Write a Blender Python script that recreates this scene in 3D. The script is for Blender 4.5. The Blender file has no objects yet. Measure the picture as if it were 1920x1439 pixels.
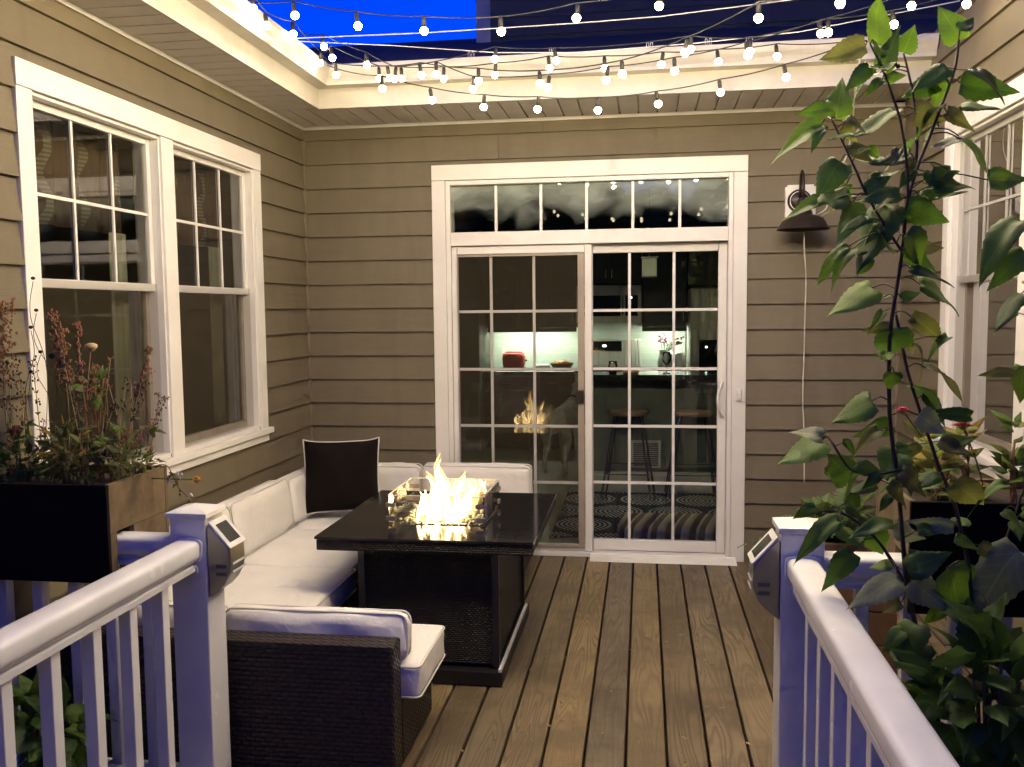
import bpy, bmesh, math, random
from mathutils import Vector, Matrix, Quaternion
random.seed(7)
PI = math.pi
sc = bpy.context.scene
COL = sc.collection

# ------------------------------------------------------------------ camera
W_PX, H_PX, F_PX = 1920.0, 1439.0, 1679.22
YAW, PITCH, ROLL = 0.146082, -0.0816798, -0.0100117
CAM = Vector((2.27968, -5.87913, 1.64316))
_fw = Vector((-math.sin(YAW) * math.cos(PITCH), math.cos(YAW) * math.cos(PITCH), math.sin(PITCH)))
_r = _fw.cross(Vector((0, 0, 1))).normalized()
_u = _r.cross(_fw)
_c, _s = math.cos(ROLL), math.sin(ROLL)
RIGHT, UP = _c * _r + _s * _u, -_s * _r + _c * _u
cam_data = bpy.data.cameras.new('camera')
cam_data.sensor_width = 36.0
cam_data.lens = F_PX / W_PX * 36.0
cam_data.clip_start, cam_data.clip_end = 0.05, 500
cam = bpy.data.objects.new('camera', cam_data)
COL.objects.link(cam)
M = Matrix.Identity(4)
for i in range(3):
    M[i][0], M[i][1], M[i][2], M[i][3] = RIGHT[i], UP[i], -_fw[i], CAM[i]
cam.matrix_world = M
sc.camera = cam


def ray(px, py):
    return _fw + RIGHT * ((px - W_PX / 2) / F_PX) - UP * ((py - H_PX / 2) / F_PX)


def at_y(px, py, y):          # point of the photo ray on the vertical plane Y = y
    d = ray(px, py)
    return CAM + d * ((y - CAM.y) / d.y)


def at_x(px, py, x):
    d = ray(px, py)
    return CAM + d * ((x - CAM.x) / d.x)


# ------------------------------------------------------------------ world (dusk sky)
world = bpy.data.worlds.new('World')
sc.world = world
world.use_nodes = True
wn, wl = world.node_tree.nodes, world.node_tree.links
sky = wn.new('ShaderNodeTexSky')
sky.sky_type = 'NISHITA'
sky.sun_disc = False
sky.sun_elevation = math.radians(3.0)
sky.sun_rotation = math.radians(200)
sky.ozone_density = 6.0
hs = wn.new('ShaderNodeHueSaturation')
hs.inputs['Saturation'].default_value = 1.3
SKY_TINT = (0.0, 0.21, 1.0, 1)
mx = wn.new('ShaderNodeMix')
mx.data_type = 'RGBA'
mx.blend_type = 'MULTIPLY'
mx.inputs[0].default_value = 1.0
mx.inputs[7].default_value = SKY_TINT
wl.new(sky.outputs[0], hs.inputs['Color'])
wl.new(hs.outputs[0], mx.inputs[6])
bg = wn['Background']
bg.inputs['Strength'].default_value = 0.17
wl.new(mx.outputs[2], bg.inputs['Color'])

# ------------------------------------------------------------------ render settings
sc.render.engine = 'CYCLES'
sc.cycles.use_denoising = True
sc.cycles.max_bounces = 6
sc.cycles.diffuse_bounces = 2
sc.cycles.glossy_bounces = 4
sc.cycles.transmission_bounces = 6
sc.cycles.transparent_max_bounces = 16
sc.cycles.sample_clamp_indirect = 4.0
sc.cycles.use_light_tree = True
sc.cycles.use_adaptive_sampling = True
sc.cycles.adaptive_threshold = 0.03
sc.cycles.caustics_reflective = False
sc.cycles.caustics_refractive = False
sc.view_settings.view_transform = 'Standard'
sc.view_settings.look = 'None'
sc.view_settings.exposure = 2.1
sc.view_settings.gamma = 1.0
BULB_STRENGTH = 14.0
BULB_COL = (1.0, 0.81, 0.51)

# ------------------------------------------------------------------ node helpers
MATS = {}


class NT:
    def __init__(self, name):
        self.m = bpy.data.materials.new(name)
        self.m.use_nodes = True
        self.n = self.m.node_tree.nodes
        self.l = self.m.node_tree.links
        self.b = self.n['Principled BSDF']
        self.out = self.n['Material Output']
        MATS[name] = self.m

    def node(self, t, **kw):
        nd = self.n.new(t)
        for k, v in kw.items():
            if k in nd.bl_rna.properties.keys():
                setattr(nd, k, v)
        return nd

    def link(self, a, b):
        self.l.new(a, b)

    def val(self, sock, v):
        if isinstance(v, (int, float)):
            sock.default_value = v
        elif isinstance(v, tuple):
            sock.default_value = v if len(v) == len(sock.default_value) else v + (1,)
        else:
            self.l.new(v, sock)

    def math(self, op, a, b=0.0, c=0.0, clamp=False):
        nd = self.n.new('ShaderNodeMath')
        nd.operation = op
        nd.use_clamp = clamp
        self.val(nd.inputs[0], a)
        self.val(nd.inputs[1], b)
        self.val(nd.inputs[2], c)
        return nd.outputs[0]

    def coord(self, kind='Object', scale=(1, 1, 1), rand=0.0):
        tc = self.n.new('ShaderNodeTexCoord')
        v = tc.outputs[kind]
        if rand:
            oi = self.n.new('ShaderNodeObjectInfo')
            mu = self.n.new('ShaderNodeVectorMath')
            mu.operation = 'SCALE'
            mu.inputs[0].default_value = (rand, rand * 1.7, rand * 0.6)
            self.l.new(oi.outputs['Random'], mu.inputs['Scale'])
            ad = self.n.new('ShaderNodeVectorMath')
            ad.operation = 'ADD'
            self.l.new(v, ad.inputs[0])
            self.l.new(mu.outputs[0], ad.inputs[1])
            v = ad.outputs[0]
        mp = self.n.new('ShaderNodeMapping')
        mp.inputs['Scale'].default_value = scale
        self.l.new(v, mp.inputs['Vector'])
        return mp.outputs[0]

    def noise(self, vec, scale=5.0, detail=4.0, rough=0.55, dist=0.0):
        nd = self.n.new('ShaderNodeTexNoise')
        nd.inputs['Scale'].default_value = scale
        nd.inputs['Detail'].default_value = detail
        nd.inputs['Roughness'].default_value = rough
        nd.inputs['Distortion'].default_value = dist
        self.l.new(vec, nd.inputs['Vector'])
        return nd.outputs['Fac']

    def ramp(self, fac, stops):
        nd = self.n.new('ShaderNodeValToRGB')
        el = nd.color_ramp.elements
        while len(el) > 1:
            el.remove(el[-1])
        el[0].position = stops[0][0]
        el[0].color = stops[0][1] + (1,) if len(stops[0][1]) == 3 else stops[0][1]
        for p, c in stops[1:]:
            e = el.new(p)
            e.color = c + (1,) if len(c) == 3 else c
        self.l.new(fac, nd.inputs['Fac'])
        return nd.outputs['Color']

    def mix(self, fac, a, b, blend='MIX'):
        nd = self.n.new('ShaderNodeMix')
        nd.data_type = 'RGBA'
        nd.blend_type = blend
        self.val(nd.inputs[0], fac)
        self.val(nd.inputs[6], a)
        self.val(nd.inputs[7], b)
        return nd.outputs[2]

    def rnd(self):
        return self.n.new('ShaderNodeObjectInfo').outputs['Random']

    def bump(self, h, strength=0.3, dist=0.01):
        nd = self.n.new('ShaderNodeBump')
        nd.inputs['Strength'].default_value = strength
        nd.inputs['Distance'].default_value = dist
        self.l.new(h, nd.inputs['Height'])
        self.l.new(nd.outputs[0], self.b.inputs['Normal'])

    def set(self, col=None, rough=None, metal=None, spec=None):
        if col is not None:
            self.val(self.b.inputs['Base Color'], col)
        if rough is not None:
            self.val(self.b.inputs['Roughness'], rough)
        if metal is not None:
            self.b.inputs['Metallic'].default_value = metal
        if spec is not None:
            self.b.inputs['Specular IOR Level'].default_value = spec
        return self


def simple(name, col, rough=0.5, metal=0.0, var=0.12, scale=9.0, bump=0.0, bscale=60.0, spec=0.5):
    t = NT(name)
    v = t.coord('Object', (1, 1, 1), 7.0)
    n = t.noise(v, scale, 5)
    lo = tuple(c * (1 - var) for c in col)
    hi = tuple(min(1, c * (1 + var)) for c in col)
    t.set(t.ramp(n, [(0.3, lo), (0.7, hi)]), None, metal, spec)
    r = t.math('MULTIPLY_ADD', t.noise(v, scale * 2.3, 4), 0.16, rough - 0.08, clamp=True)
    t.set(None, r)
    if bump:
        t.bump(t.noise(v, bscale, 4), bump, 0.004)
    return t.m


# siding: cement boards with faint wood grain
t = NT('siding')
v = t.coord('Object', (2.2, 2.2, 40), 9.0)
g = t.noise(v, 3.0, 6, 0.65, 0.6)
v2 = t.coord('Object', (1, 1, 1), 3.0)
bl = t.noise(v2, 1.3, 3)
c1 = t.ramp(g, [(0.25, (0.152, 0.127, 0.083)), (0.75, (0.188, 0.158, 0.106))])
c2 = t.mix(t.math('MULTIPLY', bl, 0.35), c1, (0.150, 0.124, 0.075))
c3 = t.mix(t.math('MULTIPLY', t.rnd(), 0.22), c2, (0.212, 0.180, 0.118))
ws = t.noise(t.coord('Object', (3.5, 3.5, 0.7)), 1.6, 6, 0.65, 0.5)
c3 = t.mix(t.math('MULTIPLY', t.ramp(ws, [(0.45, (0, 0, 0)), (0.75, (1, 1, 1))]), 0.35), c3, (0.095, 0.074, 0.046))
t.set(c3, t.math('MULTIPLY_ADD', g, 0.2, 0.48), spec=0.35)
t.bump(g, 0.35, 0.004)

t = NT('siding_trim')
v = t.coord('Object', (1, 1, 1))
t.set(t.ramp(t.noise(v, 6), [(0.3, (0.20, 0.16, 0.105)), (0.7, (0.24, 0.19, 0.125))]), 0.5)

# white vinyl / painted trim
t = NT('trim_white')
v = t.coord('Object', (1, 1, 1), 5.0)
n = t.noise(v, 2.5, 6, 0.6)
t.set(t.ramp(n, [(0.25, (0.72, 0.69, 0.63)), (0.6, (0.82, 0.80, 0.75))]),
      t.math('MULTIPLY_ADD', t.noise(v, 14, 3), 0.2, 0.24))
t.bump(t.noise(v, 30, 3), 0.06, 0.003)

t = NT('rail_vinyl')
v = t.coord('Object', (1, 1, 1), 5.0)
n = t.noise(v, 4, 6, 0.65)
c = t.ramp(n, [(0.3, (0.70, 0.70, 0.70)), (0.7, (0.80, 0.80, 0.80))])
gr = t.noise(t.coord('Object', (7, 7, 2.0), 3.0), 2.5, 6, 0.7, 0.8)
c = t.mix(t.math('MULTIPLY', t.ramp(gr, [(0.50, (0, 0, 0)), (0.80, (1, 1, 1))]), 0.06), c, (0.50, 0.48, 0.44))
sp_ = t.noise(v, 120, 2)
c = t.mix(t.ramp(sp_, [(0.76, (0, 0, 0)), (0.80, (0.35, 0.35, 0.35))]), c, (0.30, 0.28, 0.25))
t.set(c, t.math('MULTIPLY_ADD', t.noise(v, 6, 3), 0.08, 0.22))

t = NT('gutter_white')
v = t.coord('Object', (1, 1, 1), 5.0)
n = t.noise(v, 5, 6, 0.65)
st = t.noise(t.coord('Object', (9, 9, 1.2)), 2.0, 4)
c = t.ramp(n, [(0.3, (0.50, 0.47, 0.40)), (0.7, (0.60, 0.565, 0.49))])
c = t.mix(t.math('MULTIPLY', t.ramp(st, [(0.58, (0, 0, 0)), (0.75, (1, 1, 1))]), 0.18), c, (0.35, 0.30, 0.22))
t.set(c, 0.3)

t = NT('soffit_vinyl')
v = t.coord('Object', (1, 1, 1), 5.0)
n = t.noise(v, 8, 5)
t.set(t.ramp(n, [(0.3, (0.66, 0.62, 0.55)), (0.7, (0.74, 0.70, 0.63))]), 0.55)
t.bump(t.noise(t.coord('Object', (6, 6, 6), 3), 20, 3), 0.1, 0.003)

# weathered deck boards
t = NT('deck_wood')
v = t.coord('Object', (1, 1, 1), 31.0)
mp = t.node('ShaderNodeMapping')
mp.inputs['Scale'].default_value = (9.0, 0.85, 1.0)
t.link(v, mp.inputs['Vector'])
n1 = t.noise(mp.outputs[0], 1.15, 1.5, 0.4, 0.25)
rings = t.math('SINE', t.math('MULTIPLY', n1, 95.0))
rings = t.math('MULTIPLY_ADD', rings, 0.5, 0.5)
rings = t.math('POWER', rings, 2.2)
mp2 = t.node('ShaderNodeMapping')
mp2.inputs['Scale'].default_value = (70.0, 2.0, 8.0)
t.link(v, mp2.inputs['Vector'])
fib = t.noise(mp2.outputs[0], 2.0, 5, 0.7)
blot = t.noise(v, 2.6, 5, 0.62)
mask = t.ramp(t.noise(v, 1.4, 3), [(0.36, (0.25, 0.25, 0.25)), (0.60, (1, 1, 1))])
c = t.mix(t.math('MULTIPLY', rings, mask), (0.300, 0.226, 0.124), (0.085, 0.056, 0.028))
c = t.mix(t.math('MULTIPLY', fib, 0.55), c, (0.165, 0.126, 0.074))
c = t.mix(t.ramp(blot, [(0.38, (0.85, 0.85, 0.85)), (0.58, (0, 0, 0))]), c, (0.110, 0.080, 0.043))
c = t.mix(t.math('MULTIPLY', t.rnd(), 0.60), c, (0.165, 0.135, 0.088))
hs_ = t.node('ShaderNodeHueSaturation')
oi_ = t.node('ShaderNodeObjectInfo')
t.link(t.math('MULTIPLY_ADD', t.math('FRACT', t.math('MULTIPLY', oi_.outputs['Random'], 7.31)), 0.50, 0.78), hs_.inputs['Value'])
t.link(t.math('MULTIPLY_ADD', t.math('FRACT', t.math('MULTIPLY', oi_.outputs['Random'], 3.77)), 0.25, 0.88), hs_.inputs['Saturation'])
t.link(c, hs_.inputs['Color'])
c = hs_.outputs[0]
mp3 = t.node('ShaderNodeMapping')
mp3.inputs['Scale'].default_value = (26.0, 4.5, 5.0)
t.link(v, mp3.inputs['Vector'])
sct = t.noise(mp3.outputs[0], 1.5, 4, 0.7, 0.5)
c = t.mix(t.ramp(sct, [(0.715, (0, 0, 0)), (0.745, (0.75, 0.75, 0.75))]), c, (0.40, 0.33, 0.23))
spot = t.noise(v, 24, 2)
c = t.mix(t.ramp(spot, [(0.70, (0, 0, 0)), (0.75, (0.7, 0.7, 0.7))]), c, (0.045, 0.032, 0.02))
t.set(c, t.math('MULTIPLY_ADD', fib, 0.35, 0.33), spec=0.45)
t.bump(t.math('ADD', t.math('MULTIPLY', fib, 0.6), t.math('MULTIPLY', rings, -0.5)), 0.5, 0.004)


# woven resin wicker
def wicker(name, col, a=0.022, b=0.010):
    t = NT(name)
    tc = t.coord('Object')
    sx = t.node('ShaderNodeSeparateXYZ')
    t.link(tc, sx.inputs[0])
    u = t.math('ADD', sx.outputs[0], sx.outputs[1])
    w = t.math('ADD', sx.outputs[2], t.math('MULTIPLY', sx.outputs[1], 0.6))
    su = t.math('MULTIPLY', u, 1.0 / a)
    row = t.math('FLOOR', t.math('MULTIPLY', w, 1.0 / b))
    sh = t.math('MULTIPLY', t.math('MODULO', t.math('ABSOLUTE', row), 2.0), 0.5)
    hu = t.math('ABSOLUTE', t.math('SINE', t.math('MULTIPLY', t.math('ADD', su, sh), PI)))
    hv = t.math('ABSOLUTE', t.math('SINE', t.math('MULTIPLY', w, PI / b)))
    h = t.math('MULTIPLY', t.math('POWER', hu, 0.6), t.math('POWER', hv, 0.6))
    n = t.noise(tc, 40, 4)
    c = t.mix(h, tuple(x * 0.25 for x in col), col)
    c = t.mix(t.math('MULTIPLY', n, 0.4), c, tuple(x * 0.55 for x in col))
    t.set(c, 0.42, spec=0.35)
    t.bump(h, 0.9, 0.006)
    return t.m


wicker('wicker', (0.046, 0.034, 0.024), 0.034, 0.017)
wicker('wicker_table', (0.017, 0.012, 0.009), 0.020, 0.009)

# fabrics
t = NT('cushion_fabric')
v = t.coord('Object', (1, 1, 1), 3.0)
n = t.noise(v, 3.0, 5, 0.6)
t.set(t.ramp(n, [(0.3, (0.76, 0.73, 0.67)), (0.7, (0.85, 0.825, 0.77))]), 0.85, spec=0.2)
wr = t.noise(t.coord('Object', (3, 3, 3), 4), 2.2, 4, 0.55, 1.2)
fine = t.noise(v, 420, 2)
t.bump(t.math('ADD', t.math('MULTIPLY', wr, 1.0), t.math('MULTIPLY', fine, 0.05)), 0.45, 0.02)
simple('piping_white', (0.66, 0.63, 0.57), 0.7)
simple('pillow_black', (0.0075, 0.0050, 0.0042), 0.92, bump=0.25, bscale=260, spec=0.15)
simple('planter_black', (0.008, 0.007, 0.007), 0.85, bump=0.2, spec=0.12)
simple('black_metal', (0.018, 0.017, 0.017), 0.42, 0.0)
simple('dark_bronze', (0.035, 0.026, 0.022), 0.38, 0.4)
simple('black_plate', (0.010, 0.010, 0.010), 0.35)
simple('steel', (0.50, 0.49, 0.47), 0.30, 1.0)
simple('silver_clip', (0.30, 0.27, 0.26), 0.42, 0.8)
simple('solar_housing', (0.30, 0.28, 0.26), 0.34, 0.85)
simple('solar_frame', (0.68, 0.67, 0.62), 0.35)
simple('solar_cell', (0.035, 0.034, 0.03), 0.18)
simple('slot_dark', (0.09, 0.085, 0.08), 0.4)
simple('soil', (0.030, 0.020, 0.014), 0.95, var=0.5, scale=40, bump=0.8, bscale=90)
simple('socket_black', (0.02, 0.02, 0.018), 0.55)
simple('wire_dark', (0.03, 0.032, 0.026), 0.55)
simple('cable_white', (0.70, 0.68, 0.62), 0.45)
simple('cord_white', (0.68, 0.62, 0.50), 0.5)
simple('stem_brown', (0.045, 0.026, 0.016), 0.6, var=0.3)
simple('dry_brown', (0.26, 0.13, 0.055), 0.8, var=0.4)
simple('dry_red', (0.20, 0.082, 0.045), 0.8, var=0.4)
simple('seed_dark', (0.020, 0.012, 0.010), 0.8)
simple('straw', (0.36, 0.27, 0.13), 0.8, var=0.3)
simple('petal_magenta', (0.42, 0.012, 0.09), 0.6, var=0.25)
simple('petal_maroon', (0.11, 0.010, 0.014), 0.7, var=0.3)
simple('petal_white', (0.68, 0.60, 0.50), 0.7)
simple('petal_yellow', (0.62, 0.32, 0.04), 0.6)
simple('petal_pink', (0.55, 0.16, 0.26), 0.6)
simple('ground_soil', (0.035, 0.032, 0.020), 0.95, var=0.5, scale=3, bump=0.6, bscale=12)
simple('screen_frame', (0.34, 0.29, 0.23), 0.5)
simple('cabinet_wood', (0.020, 0.010, 0.007), 0.40, var=0.3)
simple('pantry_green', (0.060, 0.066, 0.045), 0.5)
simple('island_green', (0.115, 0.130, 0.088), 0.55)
simple('baseboard', (0.42, 0.42, 0.36), 0.5)
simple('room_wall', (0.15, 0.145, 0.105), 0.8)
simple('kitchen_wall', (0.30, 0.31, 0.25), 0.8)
simple('toaster_red', (0.50, 0.018, 0.014), 0.25)
simple('chrome', (0.75, 0.75, 0.72), 0.12, 1.0)
simple('black_gloss', (0.010, 0.010, 0.011), 0.10)
simple('bowl_wood', (0.10, 0.045, 0.022), 0.4)
simple('bread', (0.52, 0.30, 0.13), 0.8)
simple('porcelain', (0.72, 0.71, 0.66), 0.25)
simple('stool_seat', (0.26, 0.16, 0.09), 0.5)
simple('lamp_glass', (0.42, 0.44, 0.34), 0.3)
simple('dog_coat', (0.36, 0.33, 0.28), 0.85, var=0.25, scale=14, bump=0.4, bscale=120)
simple('dark_house', (0.030, 0.029, 0.036), 0.8)
simple('dark_trim', (0.20, 0.20, 0.22), 0.6)
simple('tan_box', (0.135, 0.093, 0.052), 0.75, var=0.35, scale=12, bump=0.5, bscale=45)
simple('red_wood', (0.12, 0.060, 0.030), 0.7, var=0.3, bump=0.4, bscale=30)
simple('curtain_pale', (0.34, 0.33, 0.27), 0.9)
simple('fence_dark', (0.05, 0.045, 0.035), 0.85)

# counter, floor, tiles
t = NT('granite')
v = t.coord('Object')
t.set(t.ramp(t.noise(v, 60, 4, 0.8), [(0.4, (0.010, 0.010, 0.010)), (0.75, (0.055, 0.055, 0.05))]), 0.10)
t = NT('tile_splash')
v = t.coord('Object')
br = t.node('ShaderNodeTexBrick')
br.inputs['Scale'].default_value = 1.0
br.inputs['Brick Width'].default_value = 0.30
br.inputs['Row Height'].default_value = 0.075
br.inputs['Mortar Size'].default_value = 0.0028
br.inputs['Color1'].default_value = (0.56, 0.63, 0.56, 1)
br.inputs['Color2'].default_value = (0.64, 0.69, 0.60, 1)
br.inputs['Mortar'].default_value = (0.74, 0.75, 0.68, 1)
mp = t.node('ShaderNodeMapping')
mp.inputs['Rotation'].default_value = (PI / 2, 0, 0)
t.link(v, mp.inputs['Vector'])
t.link(mp.outputs[0], br.inputs['Vector'])
t.set(br.outputs['Color'], 0.2)
t = NT('interior_floor')
v = t.coord('Object', (14, 1.5, 1))
t.set(t.ramp(t.noise(v, 2, 5), [(0.3, (0.18, 0.15, 0.095)), (0.7, (0.28, 0.235, 0.15))]), 0.35)

# rug with dotted round medallions
t = NT('rug')
tc = t.coord('Object')
sx = t.node('ShaderNodeSeparateXYZ')
t.link(tc, sx.inputs[0])
CELL = 0.46
row = t.math('FLOOR', t.math('MULTIPLY', sx.outputs[1], 1 / CELL))
off = t.math('MULTIPLY', t.math('MODULO', t.math('ABSOLUTE', row), 2.0), CELL / 2)
ux = t.math('SUBTRACT', t.math('FLOORED_MODULO', t.math('ADD', sx.outputs[0], off), CELL), CELL / 2)
uy = t.math('SUBTRACT', t.math('FLOORED_MODULO', sx.outputs[1], CELL), CELL / 2)
rr = t.math('SQRT', t.math('ADD', t.math('MULTIPLY', ux, ux), t.math('MULTIPLY', uy, uy)))
an = t.math('ARCTAN2', uy, ux)
RW = 0.036
ring = t.math('FLOOR', t.math('MULTIPLY', rr, 1 / RW))
fr = t.math('FRACT', t.math('MULTIPLY', rr, 1 / RW))
inr = t.math('LESS_THAN', t.math('ABSOLUTE', t.math('SUBTRACT', fr, 0.5)), 0.27)
dash = t.math('GREATER_THAN', t.math('SINE', t.math('MULTIPLY', an, t.math('MULTIPLY_ADD', ring, 6.0, 5.0))), -0.1)
lim = t.math('LESS_THAN', rr, CELL * 0.485)
dots = t.math('MULTIPLY', t.math('MULTIPLY', inr, dash), lim)
c = t.mix(dots, (0.026, 0.038, 0.045), (0.80, 0.82, 0.70))
t.set(c, 0.95, spec=0.1)
t.bump(t.noise(tc, 300, 2), 0.3, 0.004)

t = NT('striped_bed')
tc = t.coord('Object')
sx = t.node('ShaderNodeSeparateXYZ')
t.link(tc, sx.inputs[0])
u = t.math('FLOORED_MODULO', t.math('ADD', sx.outputs[0], t.math('MULTIPLY', sx.outputs[1], -0.22)), 0.16)
t.set(t.ramp(t.math('MULTIPLY', u, 1 / 0.16), [(0.0, (0.11, 0.07, 0.035)), (0.22, (0.11, 0.07, 0.035)), (0.24, (0.70, 0.62, 0.42)), (0.34, (0.70, 0.62, 0.42)),
      (0.36, (0.26, 0.17, 0.08)), (0.6, (0.26, 0.17, 0.08)), (0.62, (0.78, 0.72, 0.55)), (0.88, (0.50, 0.40, 0.22)), (1.0, (0.11, 0.07, 0.035))]), 0.9)

t = NT('valance')
tc = t.coord('Object')
sx = t.node('ShaderNodeSeparateXYZ')
t.link(tc, sx.inputs[0])
wob = t.math('MULTIPLY', t.math('SINE', t.math('MULTIPLY', sx.outputs[2], 26.0)), 0.025)
u = t.math('FLOORED_MODULO', t.math('ADD', sx.outputs[1], wob), 0.27)
line = t.math('LESS_THAN', u, 0.045)
hat = t.math('GREATER_THAN', t.math('SINE', t.math('MULTIPLY', sx.outputs[2], 330.0)), -0.2)
t.set(t.mix(t.math('MULTIPLY', line, t.math('MULTIPLY_ADD', hat, 0.6, 0.3)), (0.085, 0.048, 0.032), (0.24, 0.21, 0.16)), 0.9)

# stainless appliances: vertical brushed waves
t = NT('stainless')
v = t.coord('Object', (9, 9, 0.5), 3.0)
n = t.noise(v, 2.0, 3, 0.5, 1.0)
t.set((0.62, 0.59, 0.52), t.math('MULTIPLY_ADD', n, 0.22, 0.22), 0.22)
t.bump(n, 0.8, 0.03)

# shingles
t = NT('roof_shingle')
v = t.coord('Object')
t.set(t.ramp(t.noise(v, 9, 5), [(0.3, (0.018, 0.017, 0.017)), (0.7, (0.040, 0.036, 0.034))]), 0.95)
t.bump(t.noise(v, 45, 4), 0.6, 0.01)


# glass: thin pane, physically a mix of clear transmission and mirror reflection
def glass(name, tint, refl=1.0, haze=0.0):
    t = NT(name)
    tr = t.node('ShaderNodeBsdfTransparent')
    tr.inputs[0].default_value = tint + (1,)
    gl = t.node('ShaderNodeBsdfGlossy')
    gl.inputs['Roughness'].default_value = 0.0
    gl.inputs['Color'].default_value = (1, 1, 1, 1)
    fr = t.node('ShaderNodeFresnel')
    fr.inputs[0].default_value = 1.52
    f = t.math('MULTIPLY', fr.outputs[0], 1.75 * refl, clamp=True)
    m1 = t.node('ShaderNodeMixShader')
    t.link(f, m1.inputs[0])
    t.link(tr.outputs[0], m1.inputs[1])
    t.link(gl.outputs[0], m1.inputs[2])
    last = m1.outputs[0]
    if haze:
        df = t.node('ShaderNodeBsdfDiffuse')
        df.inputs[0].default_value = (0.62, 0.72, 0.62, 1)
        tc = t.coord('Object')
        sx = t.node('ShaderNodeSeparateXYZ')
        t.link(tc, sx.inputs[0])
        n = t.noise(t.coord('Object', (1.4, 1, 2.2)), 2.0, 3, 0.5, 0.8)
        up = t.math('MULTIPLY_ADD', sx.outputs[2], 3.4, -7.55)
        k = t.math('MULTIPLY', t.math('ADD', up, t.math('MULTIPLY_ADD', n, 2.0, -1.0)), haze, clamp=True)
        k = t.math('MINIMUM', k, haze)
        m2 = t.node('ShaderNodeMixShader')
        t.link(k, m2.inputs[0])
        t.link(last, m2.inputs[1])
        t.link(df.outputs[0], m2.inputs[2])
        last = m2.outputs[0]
    t.link(last, t.out.inputs['Surface'])
    return t.m


glass('door_glass', (0.90, 0.95, 0.87))
glass('window_glass', (0.80, 0.84, 0.76))
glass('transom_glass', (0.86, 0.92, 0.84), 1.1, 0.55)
glass('guard_glass', (0.96, 0.95, 0.92))
glass('wine_glass', (0.93, 0.95, 0.92), 1.5)
glass('red_glass', (0.65, 0.03, 0.04), 1.5)

t = NT('insect_screen')
tr = t.node('ShaderNodeBsdfTransparent')
df = t.node('ShaderNodeBsdfDiffuse')
df.inputs[0].default_value = (0.10, 0.085, 0.055, 1)
ms = t.node('ShaderNodeMixShader')
ms.inputs[0].default_value = 0.26
t.link(tr.outputs[0], ms.inputs[1])
t.link(df.outputs[0], ms.inputs[2])
t.link(ms.outputs[0], t.out.inputs['Surface'])


def emit(name, col, strength, sample=True):
    t = NT(name)
    e = t.node('ShaderNodeEmission')
    e.inputs[0].default_value = col + (1,)
    e.inputs[1].default_value = strength
    t.link(e.outputs[0], t.out.inputs['Surface'])
    if not sample:
        t.m.cycles.emission_sampling = 'NONE'
    return t


def emit_bulb(name, strength):
    t = NT(name)
    tc = t.node('ShaderNodeTexCoord')
    sx = t.node('ShaderNodeSeparateXYZ')
    t.link(tc.outputs['Object'], sx.inputs[0])
    k = t.math('MULTIPLY_ADD', sx.outputs[2], -1 / .016, 1.05, clamp=True)
    e = t.node('ShaderNodeEmission')
    t.link(t.ramp(k, [(0.0, (1.0, 0.55, 0.18)), (0.5, BULB_COL)]), e.inputs[0])
    t.link(t.math('MULTIPLY', t.math('POWER', k, 2.2), strength * 1.12), e.inputs[1])
    t.link(e.outputs[0], t.out.inputs['Surface'])


emit_bulb('bulb_glow', BULB_STRENGTH * 1.25)
emit('under_cabinet', (0.92, 1.0, 0.86), 16.0)
emit('kitchen_fill', (1.0, 0.97, 0.80), 36.0)
emit('led_display', (0.75, 1.0, 0.85), 2.0, False)
emit_bulb('bulb_overhead', BULB_STRENGTH * 14.0)  # unseen overhead bulbs, set far brighter than the visible ones
emit('bulb_dim', BULB_COL, BULB_STRENGTH * 0.16)

t = NT('flame')
tc = t.node('ShaderNodeTexCoord')
sx = t.node('ShaderNodeSeparateXYZ')
t.link(tc.outputs['Object'], sx.inputs[0])
zz = t.math('MULTIPLY_ADD', sx.outputs[2], 1 / 0.26, -0.66 / 0.26, clamp=True)
em = t.node('ShaderNodeEmission')
t.link(t.ramp(zz, [(0.0, (1.0, 0.66, 0.25)), (0.4, (1.0, 0.74, 0.34)), (0.8, (1.0, 0.62, 0.20)), (1.0, (1.0, 0.48, 0.10))]), em.inputs[0])
t.link(t.math('MULTIPLY_ADD', zz, -4.0, 6.5), em.inputs[1])
t.link(em.outputs[0], t.out.inputs['Surface'])


t = NT('flame_fringe')
tr = t.node('ShaderNodeBsdfTransparent')
em = t.node('ShaderNodeEmission')
em.inputs[0].default_value = (1.0, 0.50, 0.14, 1)
em.inputs[1].default_value = 0.9
ms = t.node('ShaderNodeMixShader')
ms.inputs[0].default_value = 0.45
t.link(tr.outputs[0], ms.inputs[1])
t.link(em.outputs[0], ms.inputs[2])
t.link(ms.outputs[0], t.out.inputs['Surface'])
t.m.cycles.emission_sampling = 'NONE'


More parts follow.
